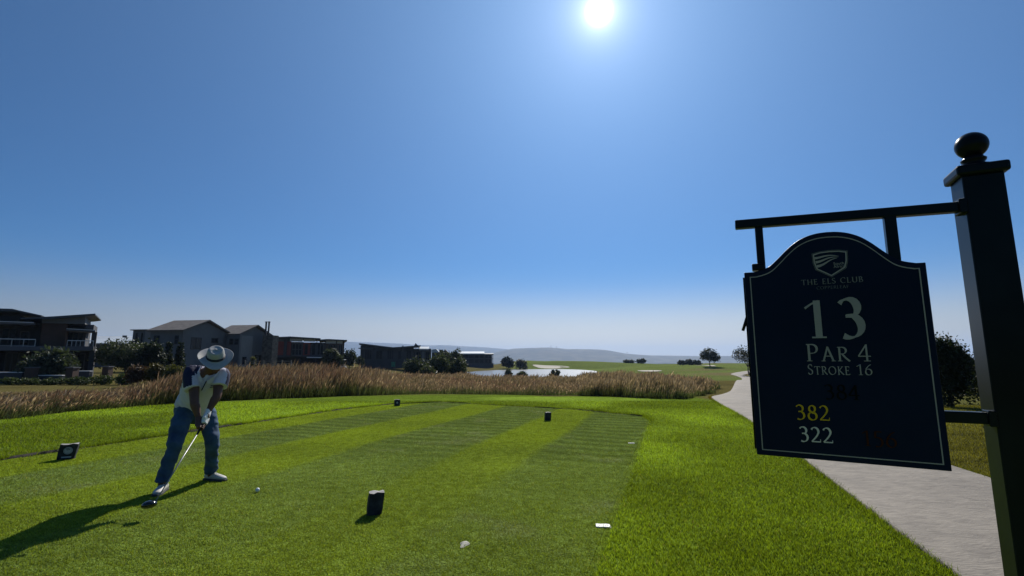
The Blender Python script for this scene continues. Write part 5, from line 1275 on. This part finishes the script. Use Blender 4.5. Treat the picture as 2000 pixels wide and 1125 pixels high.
SA = SH.orthogonal().normalized(); SB = SH.cross(SA).normalized()
def hand(mb, c, wr, flip, fat=1.0):
    """palm beside the shaft and four fingers wrapped round it, thumb laid down the shaft"""
    ax_pt = gripc + SH * (c - gripc).dot(SH)                    # the point of the shaft the hand closes on
    od = (wr - ax_pt); od = (od - SH * od.dot(SH)).normalized(); tn = SH.cross(od).normalized() * flip
    pc = ax_pt + od * 0.028
    ellipsoid(mb, pc, (tn * 0.020 * fat, od * 0.020 * fat, SH * 0.046 * fat), 16, 10)
    loft(mb, [P5(wr, 0.029 * fat, 0.023 * fat), P5(L_(wr, pc, .5), 0.034 * fat, 0.022 * fat), P5(pc, 0.040 * fat, 0.020 * fat)], SH, 5, 16)
    for i, (off, ln) in enumerate(((-0.034, 0.80), (-0.013, 0.95), (0.008, 1.0), (0.028, 0.92))):
        rr = 0.0235; path = []
        for q in range(9):
            a = R(15 + 245 * ln * q / 8); p = ax_pt + SH * (off + 0.004 * q / 8) + (od * math.cos(a) + tn * math.sin(a)) * rr * (1.12 if q == 3 else 1.0)
            r_ = (0.0098 - 0.0022 * q / 8) * fat; path.append(P5(p, r_, r_))
        loft(mb, path, SH, 2, 10)
    th_ = [ax_pt + od * 0.034 - tn * 0.012 - SH * 0.020, ax_pt + od * 0.022 - tn * 0.020 + SH * 0.012, ax_pt + od * 0.008 - tn * 0.024 + SH * 0.042]
    loft(mb, [P5(th_[0], 0.014 * fat, 0.013 * fat), P5(th_[1], 0.0115 * fat, 0.011 * fat), P5(th_[2], 0.009 * fat, 0.008 * fat)], SH, 4, 10)
hand(B, handR, wrR, 1)
hand(B, handL, wrL, -1, 0.92)
for hp_, kn_, an_ in ((hipR, knR, anR), (hipL, knL, anL)):
    loft(B, [P5(L_(hipc, hp_, 0.7) + Vector((0, 0, 0.02)), 0.075, 0.085), P5(L_(hp_, kn_, .5), 0.068, 0.072), P5(kn_, 0.052, 0.055), P5(L_(kn_, an_, .4), 0.048, 0.05), P5(an_, 0.033, 0.036), P5(an_ - Vector((0, 0, 0.03)), 0.033, 0.04)], STN)
body = fuse('body', B, 0.0065, M_skin, g, 2)
ey = MB()
for s in (-1, 1):
    e_ = MB(); ellipsoid(e_, headc + FACE * 0.083 - HAX * 0.002 + EAR * 0.030 * s, (EAR * 0.012, FACE * 0.010, HAX * 0.007), 12, 8); e_.build('eye', M_glove, g, smooth=True)
hb = MB(); ellipsoid(hb, headc - FACE * 0.018 + HAX * 0.0, (EAR * 0.081, FACE * 0.088, HAX * 0.092)); hb.build('hair', M_hair, g, smooth=True)

# shirt
S = MB()
def lat(p, a=0., b=0., c=0.): return Vector(p) + CHEST_SIDE * a + UPT * b + CHN * c
hem = lat(hipc, 0.005, 0.035, 0.02)
loft(S, [P5(lat(hem, 0, -0.045, 0.005), 0.192, 0.150), P5(hem, 0.188, 0.150), P5(lat(L_(hipc, neck, .30), 0, 0, .015), 0.182, 0.150), P5(lat(L_(hipc, neck, .52), 0, 0, .005), 0.188, 0.138), P5(lat(L_(hipc, neck, .74)), 0.205, 0.125), P5(lat(L_(hipc, neck, .88), 0, 0, -.01), 0.175, 0.100), P5(lat(neck, 0, -.01, -.015), 0.090, 0.072)], CHEST_SIDE, round_ends=False, n=28)
slR, slL = L_(shR, elR, 0.56), L_(shL, elL, 0.56)
loft(S, [P5(lat(shR, 0.075, -0.020, -.01), 0.085, 0.085), P5(lat(shR, 0.02, -0.012, -.005), 0.084, 0.082), P5(L_(shR, elR, .3), 0.078, 0.076), P5(slR, 0.078, 0.076)], CHEST_SIDE, round_ends=False)
loft(S, [P5(lat(shL, -0.075, -0.020, -.01), 0.085, 0.085), P5(lat(shL, -0.02, -0.012, -.005), 0.084, 0.082), P5(L_(shL, elL, .3), 0.078, 0.076), P5(slL, 0.078, 0.076)], CHEST_SIDE, round_ends=False)
sc_ = (shR + shL) / 2
def shirt_cls(p, n_):
    d = Vector(p) - sc_; a, b, c = d.dot(CHEST_SIDE), d.dot(UPT), d.dot(CHN)
    if b < -0.26 or abs(a) > 0.5: return 0
    nx_ = Vector(n_)
    if a < -0.05: return 1 if (nx_.dot(-CHEST_SIDE) * 0.75 + nx_.dot(UPT) * 0.75 - nx_.dot(CHN) * 0.45) > 0.42 and b > -0.24 else 0
    if a > 0.05: return 1 if (nx_.dot(CHEST_SIDE) * 0.85 + nx_.dot(UPT) * 0.35 - nx_.dot(CHN) * 0.45) > 0.66 else 0
    return 1 if nx_.dot(CHN) < -0.35 and b > -0.1 else 0
shirt = fuse('shirt', S, 0.0080, [M_shirtw, M_shirtn], g, 3, wrinkle=(0.019, 6.5, (1.0, 1.0, 0.5)), classify=shirt_cls)
# collar and placket
cl = MB()
for s in (-1, 1):
    o1 = [lat(neck, 0.088 * s, 0.035, -0.045), lat(neck, 0.092 * s, 0.022, 0.030), lat(neck, 0.062 * s, 0.000, 0.082), lat(neck, 0.018 * s, -0.050, 0.104)]
    o2 = [lat(neck, 0.110 * s, -0.010, -0.045), lat(neck, 0.118 * s, -0.030, 0.036), lat(neck, 0.098 * s, -0.075, 0.088), lat(neck, 0.040 * s, -0.100, 0.112)]
    for q in range(3):
        a, b, c, d = o1[q], o1[q + 1], o2[q + 1], o2[q]; nn_ = (b - a).cross(d - a).normalized() * 0.004
        cl.add([a, b, c, d, a + nn_, b + nn_, c + nn_, d + nn_], [(0, 1, 2, 3), (4, 5, 6, 7), (0, 1, 5, 4), (1, 2, 6, 5), (2, 3, 7, 6), (3, 0, 4, 7)])
cl.build('collar', M_shirtw, g, smooth=False)
pk_ = MB(); pp = [lat(neck, 0.014, -0.055, 0.108), lat(neck, 0.010, -0.11, 0.124), lat(neck, 0.006, -0.165, 0.136)]
for i in range(2): pk_.obox((pp[i] + pp[i + 1]) / 2, (pp[i + 1] - pp[i]).normalized(), CHEST_SIDE, CHN, (pp[i + 1] - pp[i]).length / 2 * 1.02, 0.005, 0.004)
pk_.build('placket', M_shirtn, g)
# small chest embroidery
em = MB()
for du, db, w_ in ((0.105, -0.105, 0.012), (0.082, -0.106, 0.010), (0.095, -0.128, 0.024)): em.obox(lat(neck, du, db, 0.128 - (0.02 if du > .1 else .012)), (CHEST_SIDE + UPT * 0.15 - CHN * 0.25).normalized(), UPT, CHN, w_, 0.003, 0.004)
em.build('chest_logo', M_shirtn, g)

# jeans
J = MB()
top_ = hipc + UPT * 0.045
loft(J, [P5(top_, 0.170, 0.130), P5(hipc, 0.182, 0.145), P5(hipc - Vector((0, 0, 0.07)) + STN * 0.0, 0.185, 0.140), P5(hipc - Vector((0, 0, 0.13)), 0.150, 0.100)], PELV_SIDE, n=26)
for hp_, kn_, an_, s in ((hipR, knR, anR, -1), (hipL, knL, anL, 1)):
    hem_ = an_ + Vector((0, 0, 0.015))
    loft(J, [P5(L_(hipc, hp_, 0.85) + Vector((0, 0, 0.02)), 0.096, 0.108), P5(L_(hp_, kn_, .35), 0.092, 0.098), P5(L_(hp_, kn_, .75), 0.080, 0.084), P5(kn_, 0.071, 0.074), P5(L_(kn_, hem_, .5), 0.066, 0.069), P5(L_(kn_, hem_, .85), 0.068, 0.070), P5(hem_, 0.074, 0.072)], STN, round_ends=False)
fuse('jeans', J, 0.0085, M_denim, g, 3, wrinkle=(0.017, 6.0, (1.0, 1.0, 1.5)))
bl = MB(); 
# shoes
def shoe(an_, d, lift=0.0):
    d = Vector(d).normalized(); sd = Vector((-d.y, d.x, 0)); c = Vector((an_.x, an_.y, 0)) + d * 0.06
    so = MB(); prof = [(-0.145, .030), (-0.11, .038), (-0.04, .036), (0.03, .041), (0.09, .047), (0.135, .040), (0.165, .018)]
    up_ = [c + d * a + sd * b for a, b in prof] + [c + d * a - sd * b * 1.0 for a, b in prof[::-1]]
    so.prism([p + Vector((0, 0, 0.006)) for p in up_], (0, 0, 0.022)); sh = MB()
    loft(sh, [P5(c - d * 0.115 + Vector((0, 0, 0.050)), 0.036, 0.034), P5(c - d * 0.04 + Vector((0, 0, 0.055)), 0.038, 0.040), P5(c + d * 0.05 + Vector((0, 0, 0.048)), 0.042, 0.030), P5(c + d * 0.115 + Vector((0, 0, 0.040)), 0.040, 0.022), P5(c + d * 0.140 + Vector((0, 0, 0.037)), 0.030, 0.016)], sd, 4, 18)
    loft(sh, [P5(c - d * 0.075 + Vector((0, 0, 0.06)), 0.036, 0.046), P5(c - d * 0.066 + Vector((0, 0, 0.115)), 0.040, 0.048)], sd, 4, 18)
    o = fuse('shoe', sh, 0.006, M_shoe, g, 3); so.build('sole', M_sole, o, bevel=0.004)
    la_ = MB()
    for i in range(4): 
        q = c + d * (-0.005 + 0.024 * i) + Vector((0, 0, 0.098 - 0.009 * i)); la_.tube([q - sd * 0.022 - Vector((0, 0, 0.008)), q, q + sd * 0.022 - Vector((0, 0, 0.008))], 0.003, 5)
    la_.build('laces', M_glove, o)
shoe(Vector((anR.x - 0.0, anR.y + 0.03, 0)), (0.30, -0.95, 0)); shoe(Vector((anL.x - 0.01, anL.y + 0.02, 0)), (0.97, -0.24, 0))

# glove on the upper hand
GLV = MB(); hand(GLV, handL, wrL, -1, 1.18); loft(GLV, [P5(L_(wrL, handL, -0.15), 0.037, 0.031), P5(L_(wrL, handL, 0.4), 0.038, 0.030)], SH, 3, 14)
fuse('glove', GLV, 0.0055, M_glove, g, 2)
gl = MB(); od = (wrL - gripc); vdir = (Vector((0, 0, EYE)) - handL).normalized()
cc_ = L_(wrL, handL, 0.35) + vdir * 0.036; r1 = vdir.orthogonal().normalized(); r2 = vdir.cross(r1)
gl.tube([cc_ + r1 * 0.016 * math.cos(a) + r2 * 0.013 * math.sin(a) for a in np.linspace(0, 5.4, 14)], 0.0035, 5); gl.build('glove_logo', M_black, g)

# hat
H_ = MB(); nA, rows_ = 56, []
prof = [(0.190, -0.004), (0.188, 0.000), (0.165, 0.000), (0.135, 0.000), (0.108, 0.003), (0.098, 0.010), (0.095, 0.035), (0.092, 0.070), (0.086, 0.098), (0.074, 0.113), (0.050, 0.114), (0.024, 0.108), (0.002, 0.106)]
HS = EAR; HFv = FACE
def hatp(r, h_, a):
    ca, sa = math.cos(a), math.sin(a)                         # sa = front
    t = max(0, (r - 0.10) / 0.09)
    x = r * ca * 0.92; y = r * sa * 1.0
    curl = 0.050 * t ** 1.6 * max(0, abs(ca) - 0.25) - 0.022 * t * max(0, sa) ** 1.5 + 0.006 * t * math.sin(3 * a)
    if h_ > 0.06:                                            # pinched front and teardrop crease
        k = (h_ - 0.06) / 0.054; x *= 1 - 0.22 * k * max(0, sa) ** 1.5
        crease = math.exp(-((x / 0.024) ** 2)) * (1 if y < 0.05 else 0.6) ; ring_ = math.exp(-(((math.hypot(x / 0.8, y) - 0.040) / 0.014) ** 2))
        h_ -= 0.020 * ring_ * k * k if r < 0.08 else 0
        h_ -= 0.014 * k * max(0, sa)
    return hatc + HS * x + HFv * y + HAX * (h_ + curl)
for (r, h_) in prof: rows_.append([hatp(r, h_, 2 * math.pi * j / nA) for j in range(nA)])
H_.add([p for rr in rows_ for p in rr] + [hatp(0.0, 0.106, 0)], [(i * nA + j, i * nA + (j + 1) % nA, (i + 1) * nA + (j + 1) % nA, (i + 1) * nA + j) for i in range(len(prof) - 1) for j in range(nA)] + [((len(prof) - 1) * nA + j, (len(prof) - 1) * nA + (j + 1) % nA, len(prof) * nA) for j in range(nA)])
hat = H_.build('hat', M_hat, g, smooth=True)
so_ = hat.modifiers.new('t', 'SOLIDIFY'); so_.thickness = 0.004; ss = hat.modifiers.new('s', 'SUBSURF'); ss.levels = 1; ss.render_levels = 1
bd = MB(); ra = [[hatp(r, h_, 2 * math.pi * j / nA) for j in range(nA)] for r, h_ in ((0.1035, 0.009), (0.1000, 0.034), (0.0965, 0.034))]
bd.add([p for rr in ra for p in rr], [(i * nA + j, i * nA + (j + 1) % nA, (i + 1) * nA + (j + 1) % nA, (i + 1) * nA + j) for i in range(2) for j in range(nA)]); bd.build('hat_band', M_band, hat, smooth=True)

# club: top-level, held in the hands
club = tag(empty('golf_club', HEAD), 'black headed driver with thin steel shaft held low by the golfer', 'golf club')
butt = gripc - SH * 0.13; MB().tube([butt, gripc + SH * 0.15], [0.0135, 0.0105], 12).build('grip', M_grip, club, smooth=True)
MB().tube([gripc + SH * 0.15, HEAD + Vector((0.0, 0.0, 0.028))], [0.0075, 0.0048], 10).build('shaft', M_shaft, club, smooth=True)
hd = MB(); lv = Vector((-0.93, -0.30, -0.18)).normalized(); fv = Vector((0.25, -0.90, 0.30)).normalized(); fv = (fv - lv * fv.dot(lv)).normalized(); uv = lv.cross(fv); uv = uv if uv.z > 0 else -uv
hc = HEAD + lv * 0.050
for i in range(1, 10):
    th_ = math.pi * i / 10
    for j in range(24):
        a = 2 * math.pi * j / 24; x = math.cos(a) * math.sin(th_); y = math.sin(a) * math.sin(th_); z_ = math.cos(th_)
        y = y * (0.55 if y > 0 else 1.0); z_ = z_ * (1.0 if z_ > 0 else 0.75)
        hd.v.append(tuple(hc + lv * (x * 0.062) + fv * (-y * 0.060) + uv * (z_ * 0.040)))
hd.v += [tuple(hc + uv * 0.040), tuple(hc - uv * 0.030)]
hd.f = [(i * 24 + j, i * 24 + (j + 1) % 24, (i + 1) * 24 + (j + 1) % 24, (i + 1) * 24 + j) for i in range(8) for j in range(24)] + [(216, (j + 1) % 24, j) for j in range(24)] + [(217, 192 + j, 192 + (j + 1) % 24) for j in range(24)]
hd.mi = [0] * len(hd.f); hd.build('club_head', M_black, club, smooth=True)
MB().tube([HEAD + Vector((0, 0, 0.03)), HEAD + lv * 0.012 - uv * 0.004], [0.0075, 0.008], 10).build('hosel', M_black, club, smooth=True)
